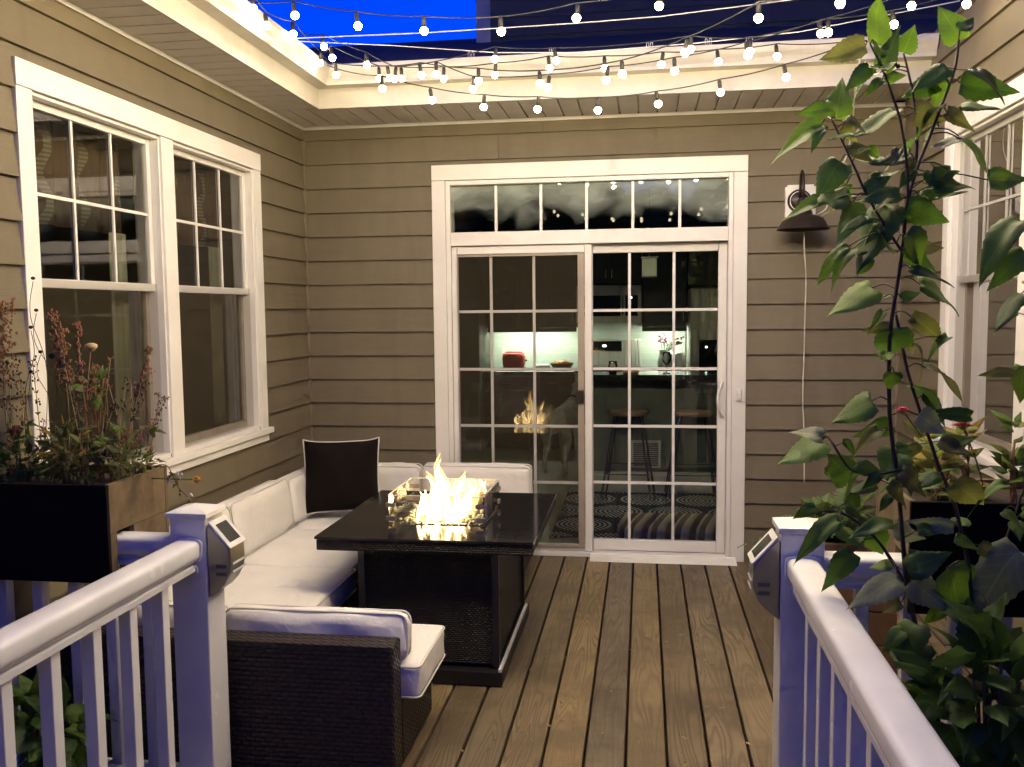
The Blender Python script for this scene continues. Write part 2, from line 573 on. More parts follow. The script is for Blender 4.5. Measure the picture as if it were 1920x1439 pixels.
# leaves
def leaf_mat(name, lo, hi, back, transl=0.35):
    t = NT(name)
    v = t.coord('Object', (1, 1, 1), 4.0)
    n = t.noise(v, 3.0, 4)
    c = t.mix(t.rnd(), lo, hi)
    c = t.mix(t.math('MULTIPLY', n, 0.5), c, tuple(x * 0.6 for x in lo))
    tc = t.node('ShaderNodeTexCoord')
    sx = t.node('ShaderNodeSeparateXYZ')
    t.link(tc.outputs['Object'], sx.inputs[0])
    ax = t.math('ABSOLUTE', sx.outputs[0])
    mid = t.math('LESS_THAN', ax, 0.012)
    vein = t.math('GREATER_THAN', t.math('SINE', t.math('MULTIPLY', t.math('SUBTRACT', sx.outputs[1], t.math('MULTIPLY', ax, 0.9)), 44.0)), 0.93)
    c = t.mix(t.math('MULTIPLY', t.math('MAXIMUM', mid, t.math('MULTIPLY', vein, 0.6)), 0.30), c, tuple(min(1, x * 1.8) for x in hi))
    geo = t.node('ShaderNodeNewGeometry')
    c = t.mix(geo.outputs['Backfacing'], c, back)
    t.set(c, 0.5, spec=0.35)
    tl = t.node('ShaderNodeBsdfTranslucent')
    t.link(t.mix(0.5, c, (hi[0] * 1.3, hi[1] * 1.5, hi[2] * 0.8)), tl.inputs[0])
    ms = t.node('ShaderNodeMixShader')
    ms.inputs[0].default_value = transl
    t.link(t.b.outputs[0], ms.inputs[1])
    t.link(tl.outputs[0], ms.inputs[2])
    t.link(ms.outputs[0], t.out.inputs['Surface'])
    return t.m


leaf_mat('leaf_green', (0.045, 0.105, 0.014), (0.115, 0.190, 0.025), (0.17, 0.23, 0.08))
leaf_mat('leaf_dark', (0.026, 0.064, 0.011), (0.060, 0.115, 0.018), (0.09, 0.14, 0.05))
leaf_mat('leaf_pale', (0.17, 0.20, 0.11), (0.26, 0.28, 0.16), (0.28, 0.30, 0.19))
leaf_mat('leaf_lime', (0.085, 0.125, 0.020), (0.20, 0.22, 0.05), (0.22, 0.24, 0.09))
leaf_mat('leaf_yellow', (0.22, 0.17, 0.03), (0.34, 0.23, 0.05), (0.32, 0.25, 0.09))
leaf_mat('leaf_olive', (0.075, 0.080, 0.022), (0.150, 0.145, 0.045), (0.16, 0.16, 0.07))
leaf_mat('fern_green', (0.050, 0.105, 0.018), (0.110, 0.165, 0.032), (0.12, 0.17, 0.06))


# ------------------------------------------------------------------ mesh helpers
class MB:
    def __init__(self):
        self.v, self.f = [], []

    def add(self, vs, fs):
        o = len(self.v)
        self.v += [tuple(p) for p in vs]
        self.f += [tuple(i + o for i in q) for q in fs]
        return self

    def box(self, x0, x1, y0, y1, z0, z1):
        if x0 > x1: x0, x1 = x1, x0
        if y0 > y1: y0, y1 = y1, y0
        if z0 > z1: z0, z1 = z1, z0
        return self.add([(x0, y0, z0), (x1, y0, z0), (x1, y1, z0), (x0, y1, z0), (x0, y0, z1), (x1, y0, z1), (x1, y1, z1), (x0, y1, z1)],
                        [(0, 3, 2, 1), (4, 5, 6, 7), (0, 1, 5, 4), (1, 2, 6, 5), (2, 3, 7, 6), (3, 0, 4, 7)])

    def tube(self, pts, r, n=8, cap=True):
        pts = [Vector(p) for p in pts]
        k = len(pts)
        rs = r if isinstance(r, (list, tuple)) else [r] * k
        vs, fs = [], []
        prev = None
        for i, p in enumerate(pts):
            d = (pts[min(i + 1, k - 1)] - pts[max(i - 1, 0)])
            d = d.normalized() if d.length > 1e-9 else Vector((0, 0, 1))
            if prev is None:
                a = d.cross(Vector((0, 0, 1)))
                if a.length < 1e-3:
                    a = d.cross(Vector((1, 0, 0)))
                a.normalize()
            else:
                a = (prev - d * prev.dot(d)).normalized()
            prev = a
            b = d.cross(a)
            for j in range(n):
                an = 2 * PI * j / n
                vs.append(p + (a * math.cos(an) + b * math.sin(an)) * rs[i])
        for i in range(k - 1):
            for j in range(n):
                j2 = (j + 1) % n
                fs.append((i * n + j, i * n + j2, (i + 1) * n + j2, (i + 1) * n + j))
        if cap:
            fs.append(tuple(range(n - 1, -1, -1)))
            fs.append(tuple((k - 1) * n + j for j in range(n)))
        return self.add(vs, fs)

    def lathe(self, prof, c=(0, 0, 0), n=16, ax='z'):
        vs, fs = [], []
        for (r, z) in prof:
            for j in range(n):
                a = 2 * PI * j / n
                x, y = r * math.cos(a), r * math.sin(a)
                p = (x, y, z) if ax == 'z' else ((x, -z, y) if ax == 'y' else (z, x, y))
                vs.append((p[0] + c[0], p[1] + c[1], p[2] + c[2]))
        k = len(prof)
        for i in range(k - 1):
            for j in range(n):
                j2 = (j + 1) % n
                fs.append((i * n + j, i * n + j2, (i + 1) * n + j2, (i + 1) * n + j))
        if prof[0][0] > 1e-6: fs.append(tuple(range(n - 1, -1, -1)))
        if prof[-1][0] > 1e-6: fs.append(tuple((k - 1) * n + j for j in range(n)))
        return self.add(vs, fs)

    def prism(self, prof, fn, a, b):
        """closed 2D profile swept from station a to b; fn(p, q, s) -> xyz (a, b may be callables of (p, q))"""
        n = len(prof)
        A = [fn(p, q, a(p, q) if callable(a) else a) for p, q in prof]
        B = [fn(p, q, b(p, q) if callable(b) else b) for p, q in prof]
        fs = [(i, (i + 1) % n, n + (i + 1) % n, n + i) for i in range(n)]
        fs += [tuple(range(n - 1, -1, -1)), tuple(range(n, 2 * n))]
        return self.add(A + B, fs)

    def ball(self, c, r, seg=8, rings=5, sz=1.0):
        prof = [(r * math.sin(PI * i / rings), -r * sz * math.cos(PI * i / rings)) for i in range(rings + 1)]
        prof[0] = (1e-5, prof[0][1])
        prof[-1] = (1e-5, prof[-1][1])
        return self.lathe(prof, c, seg)

    def mesh(self, name, mat, smooth=False, fix=True):
        me = bpy.data.meshes.new(name)
        me.from_pydata([tuple(p) for p in self.v], [], self.f)
        if fix:
            bm = bmesh.new()
            bm.from_mesh(me)
            bmesh.ops.recalc_face_normals(bm, faces=bm.faces)
            bm.to_mesh(me)
            bm.free()
        me.materials.append(MATS[mat])
        if smooth:
            me.polygons.foreach_set('use_smooth', [True] * len(me.polygons))
            if smooth == 'angle':
                me.set_sharp_from_angle(angle=math.radians(38))
        me.update()
        return me

    def build(self, name, mat, parent=None, smooth=False, bevel=0.0, fix=True):
        return link(name, self.mesh(name, mat, smooth, fix), parent, bevel=bevel)


def wloc(o):
    return Vector(o.get('_w', (0, 0, 0)))


def link(name, me, parent=None, mat4=None, bevel=0.0):
    o = bpy.data.objects.new(name, me)
    COL.objects.link(o)
    if mat4 is not None:
        o.matrix_local = mat4
    if parent is not None:
        o.parent = parent
        if parent.type == 'EMPTY':
            o.matrix_parent_inverse = Matrix.Translation(-Vector(parent.location))
    if bevel:
        b = o.modifiers.new('bevel', 'BEVEL')
        b.width = bevel
        b.segments = 2
        b.limit_method = 'ANGLE'
    return o


def thing(name, label, cat, loc=(0, 0, 0), group=None):
    o = bpy.data.objects.new(name, None)
    COL.objects.link(o)
    o.empty_display_size = 0.1
    o.location = loc
    return tag(o, label, cat, group)


def tag(o, label, cat, group=None):
    o['label'] = label
    o['category'] = cat
    if group:
        o['group'] = group
    return o


def struct(o):
    o['kind'] = 'structure'
    return o


def box(name, mat, parent, *a, bevel=0.0):
    return MB().box(*a).build(name, mat, parent, bevel=bevel)


def rounded(hx, hy, hz, r, n=10, puff=0.0, wr=0.0, seed=0):
    """rounded, slightly puffed block centred on the origin: (verts, faces)"""
    def coords(h):
        inner = [-(h - r) + 2 * (h - r) * i / n for i in range(n + 1)]
        return [-h, -h + 0.3 * r] + inner + [h - 0.3 * r, h]
    X, Y, Z = coords(hx), coords(hy), coords(hz)
    k = len(X)
    vid, vs, fs = {}, [], []
    rs = random.Random(seed)
    ph = [rs.uniform(0, 6.28) for _ in range(8)]

    def vert(i, j, l):
        key = (i, j, l)
        if key in vid: return vid[key]
        p = Vector((X[i], Y[j], Z[l]))
        q = Vector((max(-(hx - r), min(hx - r, p.x)), max(-(hy - r), min(hy - r, p.y)), max(-(hz - r), min(hz - r, p.z))))
        d = p - q
        if d.length > 1e-9:
            p = q + d.normalized() * r
        u, v, w = p.x / hx, p.y / hy, p.z / hz
        e = [(1 - u * u), (1 - v * v), (1 - w * w)]
        p.z += math.copysign(puff * max(0, e[0]) ** .6 * max(0, e[1]) ** .6, w) * (abs(w) ** 2)
        p.y += math.copysign(puff * 0.7 * max(0, e[0]) ** .6 * max(0, e[2]) ** .6, v) * (abs(v) ** 2)
        p.x += math.copysign(puff * 0.7 * max(0, e[1]) ** .6 * max(0, e[2]) ** .6, u) * (abs(u) ** 2)
        if wr:
            a = math.sin(5.3 * p.x / hx + ph[0] + 2.1 * math.sin(3 * p.y / hy + ph[1])) + math.sin(9.1 * p.y / hy + ph[2] + 1.7 * p.x / hx) + 0.6 * math.sin(17 * (p.x + p.y) + ph[3])
            p.z += wr * a * 0.4
            p.y += wr * math.sin(7 * p.x / hx + ph[4] + 3 * w) * 0.5
            p.x += wr * math.sin(6 * p.y / hy + ph[5] + 3 * w) * 0.5
        vid[key] = len(vs)
        vs.append(p)
        return vid[key]
    m = k - 1
    for a in range(m):
        for b in range(m):
            fs.append((vert(a, b, 0), vert(a, b + 1, 0), vert(a + 1, b + 1, 0), vert(a + 1, b, 0)))
            fs.append((vert(a, b, m), vert(a + 1, b, m), vert(a + 1, b + 1, m), vert(a, b + 1, m)))
            fs.append((vert(a, 0, b), vert(a + 1, 0, b), vert(a + 1, 0, b + 1), vert(a, 0, b + 1)))
            fs.append((vert(a, m, b), vert(a, m, b + 1), vert(a + 1, m, b + 1), vert(a + 1, m, b)))
            fs.append((vert(0, a, b), vert(0, a, b + 1), vert(0, a + 1, b + 1), vert(0, a + 1, b)))
            fs.append((vert(m, a, b), vert(m, a + 1, b), vert(m, a + 1, b + 1), vert(m, a, b + 1)))
    return vs, fs


def cushion(name, parent, x0, x1, y0, y1, z0, z1, r=0.045, puff=0.012, wr=0.005, seed=1, tilt=None, mat='cushion_fabric'):
    vs, fs = rounded((x1 - x0) / 2, (y1 - y0) / 2, (z1 - z0) / 2, min(r, (x1 - x0) * .45, (y1 - y0) * .45, (z1 - z0) * .45), 10, puff, wr, seed)
    c = Vector(((x0 + x1) / 2, (y0 + y1) / 2, (z0 + z1) / 2))
    if tilt:
        rot = Matrix.Rotation(tilt[1], 3, tilt[0])
        vs = [rot @ p for p in vs]
    m = MB().add([p + c for p in vs], fs)
    o = m.build(name, mat, parent, smooth=True)
    # sewn piping round the upper and lower edge of the widest faces
    hx, hy, hz = (x1 - x0) / 2, (y1 - y0) / 2, (z1 - z0) / 2
    dims = [hx, hy, hz]
    thin = dims.index(min(dims))
    pm = MB()
    rr = r * 0.8
    ax = [i for i in range(3) if i != thin]
    for s in (-1, 1):
        pts = []
        for qx, qy, a0 in ((1, 1, 0), (-1, 1, PI / 2), (-1, -1, PI), (1, -1, 1.5 * PI)):
            for k in range(5):
                an = a0 + k * PI / 8
                p = [0, 0, 0]
                p[ax[0]] = qx * (dims[ax[0]] - rr) + rr * math.cos(an)
                p[ax[1]] = qy * (dims[ax[1]] - rr) + rr * math.sin(an)
                p[thin] = s * (dims[thin] - r * 0.42)
                q = Vector(p)
                if tilt: q = rot @ q
                pts.append(q + c)
        pts.append(pts[0])
        pm.tube(pts, 0.0042, 5, cap=False)
    pm.build('piping', 'piping_white', o, smooth=True)
    return o


# ------------------------------------------------------------------ ground and sky surroundings
XR = 3.865                     # right wall plane
ZS = 2.88                      # soffit height
g = struct(MB().add([(-80, -80, -0.85), (80, -80, -0.85), (80, 80, -0.85), (-80, 80, -0.85)], [(0, 1, 2, 3)]).build('ground', 'ground_soil'))

# ------------------------------------------------------------------ deck
deck = struct(box('deck', 'red_wood', None, 0.0, XR, -3.10, -0.02, -0.26, -0.10))
PITCH_B = 0.1515
x = 2.066 - PITCH_B * 14
short = MB().box(-PITCH_B / 2 + .0055, PITCH_B / 2 - .0055, -3.13, -0.012, -0.034, 0).mesh('board', 'deck_wood')
long = MB().box(-PITCH_B / 2 + .0055, PITCH_B / 2 - .0055, -7.2, -0.012, -0.034, 0).mesh('board', 'deck_wood')
while x < XR + 0.2:
    cx = x + PITCH_B / 2
    if cx - PITCH_B / 2 > -0.02 and cx + PITCH_B / 2 < XR + 0.02:
        me = long if 0.70 < cx < 2.88 else short
        link('board', me, deck, Matrix.Translation((cx, 0, random.uniform(-0.0015, 0.0))), bevel=0.004)
    x += PITCH_B
walk = struct(box('walkway_frame', 'red_wood', None, 0.72, 2.86, -7.2, -3.104, -0.26, -0.10))
box('rim_board', 'red_wood', deck, 0.0, 0.71, -3.14, -3.104, -0.28, -0.036)
box('rim_board', 'red_wood', deck, 2.90, XR, -3.14, -3.104, -0.28, -0.036)

rd = random.Random(17)
db = MB()
for k in range(120):
    a, b = rd.uniform(1.5, 3.7), rd.uniform(-3.6, -.2)
    if a > 2.68 and b < -3.0: continue
    an, L_ = rd.uniform(0, 3.14), rd.uniform(.004, .022)
    e, n_ = Vector((math.cos(an), math.sin(an), 0)) * L_, Vector((-math.sin(an), math.cos(an), 0)) * L_ * rd.uniform(.12, .4)
    c_ = Vector((a, b, .0012))
    db.add([c_ - e, c_ + n_, c_ + e + Vector((0, 0, .002)), c_ - n_], [(0, 1, 2, 3)])
o_ = db.build('debris', 'straw', fix=False)
o_['kind'] = 'stuff'
o_['label'] = 'dry flecks of plant litter scattered over the deck boards'

# ------------------------------------------------------------------ house
house = thing('house', 'taupe lap-sided house wrapping the deck on three sides, white trim', 'house', (0, 0, 0))
mapL = lambda u, v, w: (w, u, v)
mapR = lambda u, v, w: (XR - w, u, v)
mapB = lambda u, v, w: (u, -w, v)


def mbox(mb, mp, u0, u1, v0, v1, w0, w1):
    a, b = mp(u0, v0, w0), mp(u1, v1, w1)
    return mb.box(a[0], b[0], a[1], b[1], a[2], b[2])


def build_wall(name, mp, u0, u1, z0, z1, op):
    ou0, ou1, ov0, ov1 = op
    core = MB()
    for a in ((u0, ou0, z0, z1), (ou1, u1, z0, z1), (ou0, ou1, ov1, z1), (ou0, ou1, z0, ov0)):
        if a[1] - a[0] > .01 and a[3] - a[2] > .01:
            mbox(core, mp, a[0], a[1], a[2], a[3], -0.14, -0.002)
    w = core.build(name, 'siding_trim', house)
    EXP = 0.160
    z = 0.067 - EXP
    while z < z1:
        zb, zt = z, z + EXP + 0.012
        pieces = []
        if zt <= ov0 or zb >= ov1:
            pieces.append((u0, u1, zb, zt))
        else:
            pieces += [(u0, ou0, zb, zt), (ou1, u1, zb, zt)]
            if zb < ov0: pieces.append((ou0, ou1, zb, ov0))
            if zt > ov1: pieces.append((ou0, ou1, ov1, zt))
        for (a, b, c, d) in pieces:
            c, d = max(c, z0), min(d, z1)
            if b - a < .01 or d - c < .008: continue
            # long runs are butted from two lengths
            runs = [(a, b)]
            if b - a > 2.6:
                k = a + (b - a) * random.uniform(.3, .7)
                runs = [(a, k - .0012), (k + .0012, b)]
            for (ra, rb) in runs:
                mb = MB()
                wo = lambda q: 0.024 - 0.020 * (q - zb) / (zt - zb)
                P = [mp(ra, c, 0), mp(rb, c, 0), mp(rb, d, 0), mp(ra, d, 0), mp(ra, c, wo(c)), mp(rb, c, wo(c)), mp(rb, d, wo(d)), mp(ra, d, wo(d))]
                mb.add(P, [(0, 3, 2, 1), (4, 5, 6, 7), (0, 1, 5, 4), (1, 2, 6, 5), (2, 3, 7, 6), (3, 0, 4, 7)])
                mb.build('siding_board', 'siding', w)
        z += EXP
    return w


LWIN = (-2.849, -0.745, 0.945, 2.578)
RWIN = (-2.90, -0.825, 0.945, 2.600)
DOOR = (0.895, 2.927, 0.0, 2.597)
ins = lambda o: (o[0] + .02, o[1] - .02, o[2] + (.02 if o[2] > .1 else 0), o[3] - .02)
wallB = build_wall('back_wall', mapB, 0.0, XR, 0.0, ZS, ins(DOOR))
wallL = build_wall('left_wall', mapL, -6.0, 0.0, 0.0, ZS, ins(LWIN))
wallR = build_wall('right_wall', mapR, -6.0, 0.0, 0.0, 3.13, ins(RWIN))
box('corner_trim', 'siding_trim', house, 0.001, 0.024, -0.024, -0.001, 0.0, ZS)
box('corner_trim', 'siding_trim', house, XR - 0.024, XR - 0.001, -0.024, -0.001, 0.0, ZS)


def link_screen(mp, w, a2, b2, q0, q1):
    sm = MB()
    P4 = [mp(a2 + .005, q0, -.018), mp(b2 - .005, q0, -.018), mp(b2 - .005, q1, -.018), mp(a2 + .005, q1, -.018)]
    sm.add(P4, [(0, 1, 2, 3)]).build('insect_screen', 'insect_screen', w, fix=False)


def build_window(mp, o, label):
    u0, u1, v0, v1 = o
    CW = 0.088
    mid = (u0 + u1) / 2
    mb = MB()
    mbox(mb, mp, u0, u1, v1 - CW - .01, v1, -.02, .030)                # head casing
    mbox(mb, mp, u0, u0 + CW, v0, v1 - CW - .012, -.02, .027)
    mbox(mb, mp, u1 - CW, u1, v0, v1 - CW - .012, -.02, .027)
    mbox(mb, mp, mid - .056, mid + .056, v0, v1 - CW - .012, -.02, .024)
    w = mb.build('window', 'trim_white', house, bevel=0.003)
    w['label'] = label
    sl = MB()
    mbox(sl, mp, u0 - .035, u1 + .035, v0 - .030, v0 + .004, -.02, .048)
    mbox(sl, mp, u0, u1, v0 - .075, v0 - .034, 0.0, .030)
    sl.build('sill', 'trim_white', w, bevel=0.004)
    for (a, b) in ((u0 + CW, mid - .056), (mid + .056, u1 - CW)):
        zb, zt = v0 + .004, v1 - CW - .012
        jm = MB()                                                    # jamb liner
        mbox(jm, mp, a, a + .012, zb, zt, -.12, .012)
        mbox(jm, mp, b - .012, b, zb, zt, -.12, .012)
        mbox(jm, mp, a + .012, b - .012, zt - .014, zt, -.12, .012)
        mbox(jm, mp, a + .012, b - .012, zb, zb + .022, -.12, .016)
        jm.build('jamb', 'trim_white', w, bevel=0.002)
        a2, b2 = a + .0125, b - .0125
        zm = zb + (zt - zb) * 0.535
        for (q0, q1, wd, up) in ((zm - .018, zt - .0145, -.030, True), (zb + .0225, zm + .018, -.062, False)):
            s = MB()
            fw = .030
            mbox(s, mp, a2, a2 + fw, q0, q1, wd - .028, wd)
            mbox(s, mp, b2 - fw, b2, q0, q1, wd - .028, wd)
            mbox(s, mp, a2 + fw, b2 - fw, q1 - fw, q1, wd - .028, wd - .001)
            mbox(s, mp, a2 + fw, b2 - fw, q0, q0 + fw + .006, wd - .028, wd + .002)
            s.build('sash', 'trim_white' if up else 'screen_frame', w, bevel=0.003)
            gm = MB()
            mbox(gm, mp, a2 + fw - .004, b2 - fw + .004, q0 + fw, q1 - fw + .004, wd - .0165, wd - .0160)
            p = gm.mesh('pane', 'window_glass')
            # a single sheet keeps the pane one reflecting surface
            bm = bmesh.new(); bm.from_mesh(p)
            ax = 0 if mp is not mapB else 1
            big = max(bm.faces, key=lambda f: f.calc_area())
            bmesh.ops.delete(bm, geom=[f for f in bm.faces if f is not big], context='FACES')
            bm.to_mesh(p); bm.free()
            link('pane', p, w)
            if up and mp is mapR:
                link_screen(mp, w, a2, b2, q0, q1)
            if up:
                ga, gb, gq0, gq1 = a2 + fw, b2 - fw, q0 + fw + .006, q1 - fw
                for k in (1, 2):
                    uu = ga + (gb - ga) * k / 3
                    mm = MB(); mbox(mm, mp, uu - .0065, uu + .0065, gq0, gq1, wd - .014, wd - .006); mm.build('muntin', 'trim_white', w)
                zz = (gq0 + gq1) / 2
                mm = MB(); mbox(mm, mp, ga, gb, zz - .0065, zz + .0065, wd - .0135, wd - .0065); mm.build('muntin', 'trim_white', w)
            else:
                link_screen(mp, w, a2, b2, q0, q1)
    return w


build_window(mapL, LWIN, 'double window with white casing above the sofa')
build_window(mapR, RWIN, 'double window with white casing behind the tall leafy plant')

# --- eaves: soffit boards, fascia, gutters
SOFL, SOFB = 0.31, 0.53
sf = box('soffit', 'soffit_vinyl', house, 0.0, SOFL - .004, -6.0, -SOFB, ZS + .016, ZS + .022)
pw = 0.118
meL = MB().box(0.004, SOFL - .004, -pw / 2 + .004, pw / 2 - .004, ZS, ZS + .012).mesh('soffit_board', 'soffit_vinyl')
y = -SOFB - pw / 2
while y > -6:
    link('soffit_board', meL, sf, Matrix.Translation((0, y, 0)), bevel=0.003)
    y -= pw
sb = box('soffit', 'soffit_vinyl', house, 0.0, XR, -SOFB + .004, 0.0, ZS + .016, ZS + .022)
meB = MB().box(-pw / 2 + .004, pw / 2 - .004, -SOFB + .006, -.004, ZS, ZS + .012).mesh('soffit_board', 'soffit_vinyl')
x = pw / 2 + .004
while x < XR - .03:
    link('soffit_board', meB, sb, Matrix.Translation((x, 0, 0)), bevel=0.003)
    x += pw
box('soffit_channel', 'trim_white', house, 0.003, 0.026, -6.0, -.024, ZS - .022, ZS - .001)
box('soffit_channel', 'trim_white', house, 0.026, XR - .002, -.026, -.003, ZS - .022, ZS - .001)
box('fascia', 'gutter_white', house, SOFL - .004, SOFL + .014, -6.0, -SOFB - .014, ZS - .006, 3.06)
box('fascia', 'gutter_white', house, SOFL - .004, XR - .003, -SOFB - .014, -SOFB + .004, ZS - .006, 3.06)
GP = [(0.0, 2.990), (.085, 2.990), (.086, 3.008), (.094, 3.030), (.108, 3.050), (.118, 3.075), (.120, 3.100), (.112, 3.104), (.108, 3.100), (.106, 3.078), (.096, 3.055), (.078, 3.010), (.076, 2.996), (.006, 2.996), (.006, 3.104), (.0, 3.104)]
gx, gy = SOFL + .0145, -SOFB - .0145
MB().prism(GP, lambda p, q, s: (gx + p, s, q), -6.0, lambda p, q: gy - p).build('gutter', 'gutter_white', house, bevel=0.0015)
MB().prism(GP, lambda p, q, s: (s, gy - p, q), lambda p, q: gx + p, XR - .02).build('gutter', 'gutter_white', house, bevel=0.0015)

# --- roofs and the dark upper storey beyond
SL = 0.336
zr = lambda y: 3.09 + SL * (y + 0.60)
YR = 3.0
MB().add([(-5, -.60, 3.09), (9, -.60, 3.09), (9, YR, zr(YR)), (-5, YR, zr(YR)), (9, YR + 4, 3.1), (-5, YR + 4, 3.1),
          (-5, -.60, 3.075), (9, -.60, 3.075), (9, YR + 4, 3.07), (-5, YR + 4, 3.07)],
         [(0, 1, 2, 3), (3, 2, 4, 5), (6, 9, 8, 7), (0, 6, 7, 1), (5, 4, 8, 9), (1, 7, 8, 4, 2), (0, 3, 5, 9, 6)]).build('roof', 'roof_shingle', house)
zl = lambda x: 3.09 + SL * (0.37 - x)
MB().add([(.37, -6, 3.09), (.37, -.605, 3.09), (-3, -.605, zl(-3)), (-3, -6, zl(-3)), (-6.5, -6, 3.0), (-6.5, -.605, 3.0),
          (.37, -6, 3.075), (.37, -.605, 3.075), (-6.5, -6, 2.98), (-6.5, -.605, 2.98)],
         [(0, 1, 2, 3), (3, 2, 5, 4), (6, 8, 9, 7), (0, 6, 7, 1), (4, 5, 9, 8), (1, 7, 9, 5, 2), (0, 3, 4, 8, 6)]).build('roof', 'roof_shingle', house)
MB().add([(XR, -6, 3.14), (XR, -.05, 3.14), (7.5, -.05, 4.3), (7.5, -6, 4.3), (XR, -6, 3.131), (XR, -.05, 3.131), (7.5, -.05, 4.28), (7.5, -6, 4.28)],
         [(0, 3, 2, 1), (4, 5, 6, 7), (0, 1, 5, 4), (2, 3, 7, 6), (1, 2, 6, 5), (3, 0, 4, 7)]).build('roof', 'roof_shingle', house)
xu = at_y(896, 40, 2.0).x
us = box('upper_storey', 'dark_house', house, xu, 9.0, 2.0, 6.5, 3.4, 7.5)
box('corner_board', 'dark_trim', us, xu - .012, xu + .11, 1.985, 1.998, 3.85, 7.5)
zz = 4.0
while zz < 7.4:
    box('upper_board', 'dark_house', us, xu + .112, 9.0, 1.986, 1.998, zz, zz + .150)
    zz += .160

# --- sliding door with transom
def dbox(mb, u0, u1, v0, v1, w0, w1):
    return mbox(mb, mapB, u0, u1, v0, v1, w0, w1)


def sheet(name, mat, parent, u0, u1, v0, v1, w):
    return MB().add([mapB(u0, v0, w), mapB(u1, v0, w), mapB(u1, v1, w), mapB(u0, v1, w)], [(0, 1, 2, 3)]).build(name, mat, parent, fix=False)


mb = MB()
dbox(mb, .895, 2.927, 2.497, 2.597, -.02, .032)
dbox(mb, .895, .985, 0.0, 2.495, -.02, .029)
dbox(mb, 2.840, 2.927, 0.0, 2.495, -.02, .029)
door = mb.build('sliding_door', 'trim_white', house, bevel=0.003)
door['label'] = 'white sliding glass door under a six-pane transom'
f = MB()
dbox(f, .986, 1.016, 0.03, 2.495, -.12, .018)
dbox(f, 2.812, 2.839, 0.03, 2.495, -.12, .018)
dbox(f, 1.017, 2.811, 2.466, 2.495, -.12, .018)
dbox(f, 1.017, 2.811, 2.070, 2.158, -.12, .020)
dbox(f, .986, 2.839, 0.0, .030, -.12, .022)
f.build('door_frame', 'trim_white', door, bevel=0.003)
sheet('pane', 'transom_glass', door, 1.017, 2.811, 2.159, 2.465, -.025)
for k in range(1, 6):
    u = 1.020 + (2.806 - 1.020) * k / 6
    m_ = MB(); dbox(m_, u - .009, u + .009, 2.159, 2.465, -.022, -.012); m_.build('muntin', 'trim_white', door)
# right sliding panel (inner track)
s = MB()
dbox(s, 1.905, 1.950, .034, 2.066, -.085, -.045)
dbox(s, 2.756, 2.811, .034, 2.066, -.085, -.045)
dbox(s, 1.951, 2.755, 2.010, 2.066, -.085, -.046)
dbox(s, 1.951, 2.755, .034, .108, -.085, -.043)
s.build('door_panel', 'trim_white', door, bevel=0.004)
sheet('pane', 'door_glass', door, 1.950, 2.756, .108, 2.010, -.066)
ROWS = (.492, .871, 1.251, 1.636)
for u in (2.189, 2.475):
    m_ = MB(); dbox(m_, u - .009, u + .009, .108, 2.010, -.062, -.054); m_.build('muntin', 'trim_white', door)
for q in ROWS:
    m_ = MB(); dbox(m_, 1.951, 2.755, q - .009, q + .009, -.0615, -.0545); m_.build('muntin', 'trim_white', door)
# left fixed panel
s = MB()
dbox(s, 1.017, 1.052, .034, 2.066, -.040, -.004)
dbox(s, 1.899, 1.946, .034, 2.066, -.040, .004)
dbox(s, 1.053, 1.898, 2.014, 2.066, -.040, -.005)
dbox(s, 1.053, 1.898, .034, .075, -.040, -.005)
s.build('door_panel', 'trim_white', door, bevel=0.004)
sheet('pane', 'door_glass', door, 1.052, 1.899, .075, 2.014, -.024)
for u in (1.279, 1.565):
    m_ = MB(); dbox(m_, u - .009, u + .009, .075, 2.014, -.021, -.013); m_.build('muntin', 'trim_white', door)
for q in ROWS:
    m_ = MB(); dbox(m_, 1.053, 1.898, q - .009, q + .009, -.0205, -.0135); m_.build('muntin', 'trim_white', door)
# sliding insect screen parked on the left
s = MB()
dbox(s, 1.056, 1.064, .060, 2.010, .000, .014)
dbox(s, 1.855, 1.897, .060, 2.010, .000, .014)
dbox(s, 1.065, 1.854, 1.996, 2.010, .000, .013)
dbox(s, 1.065, 1.854, .060, .080, .000, .013)
s.build('screen_frame', 'screen_frame', door, bevel=0.002)
sheet('insect_screen', 'insect_screen', door, 1.064, 1.855, .080, 1.996, .006)
hd = MB(); dbox(hd, 1.842, 1.894, 1.028, 1.116, .014, .034); hd.build('screen_handle', 'dark_bronze', door, bevel=0.006)
# pull handle, keypad button, sill
hm = MB()
dbox(hm, 2.770, 2.797, .930, 1.180, -.045, -.034)
hm.tube([mapB(2.783 - .030 * math.sin(PI * k / 10) - .0, .945 + .220 * k / 10, -.034 + .050 * math.sin(PI * k / 10) ** .7) for k in range(11)], [.011] + [.0095] * 9 + [.011], 8)
hm.build('door_handle', 'trim_white', door, bevel=0.002)
vs, fs = rounded(.017, .011, .040, .0105, 4)
MB().add([p + Vector((2.884, -.039, 1.088)) for p in vs], fs).build('entry_button', 'trim_white', door, smooth=True)
MB().lathe([(.0085, 0), (.0085, .004), (.006, .005)], (2.884, -.0485, 1.094), 14, 'y').build('button_ring', 'soffit_vinyl', door)
th = MB()
PR = [(0.023, .030), (.030, .030), (.034, .024), (.052, .022), (.055, .018), (.074, .016), (.077, .013), (.096, .011), (.099, .008), (.118, .006), (.128, .001), (.023, .001)]
th.prism(PR, lambda p, q, s: (s, -p, q), 1.935, 2.875)
th.build('threshold', 'trim_white', door)

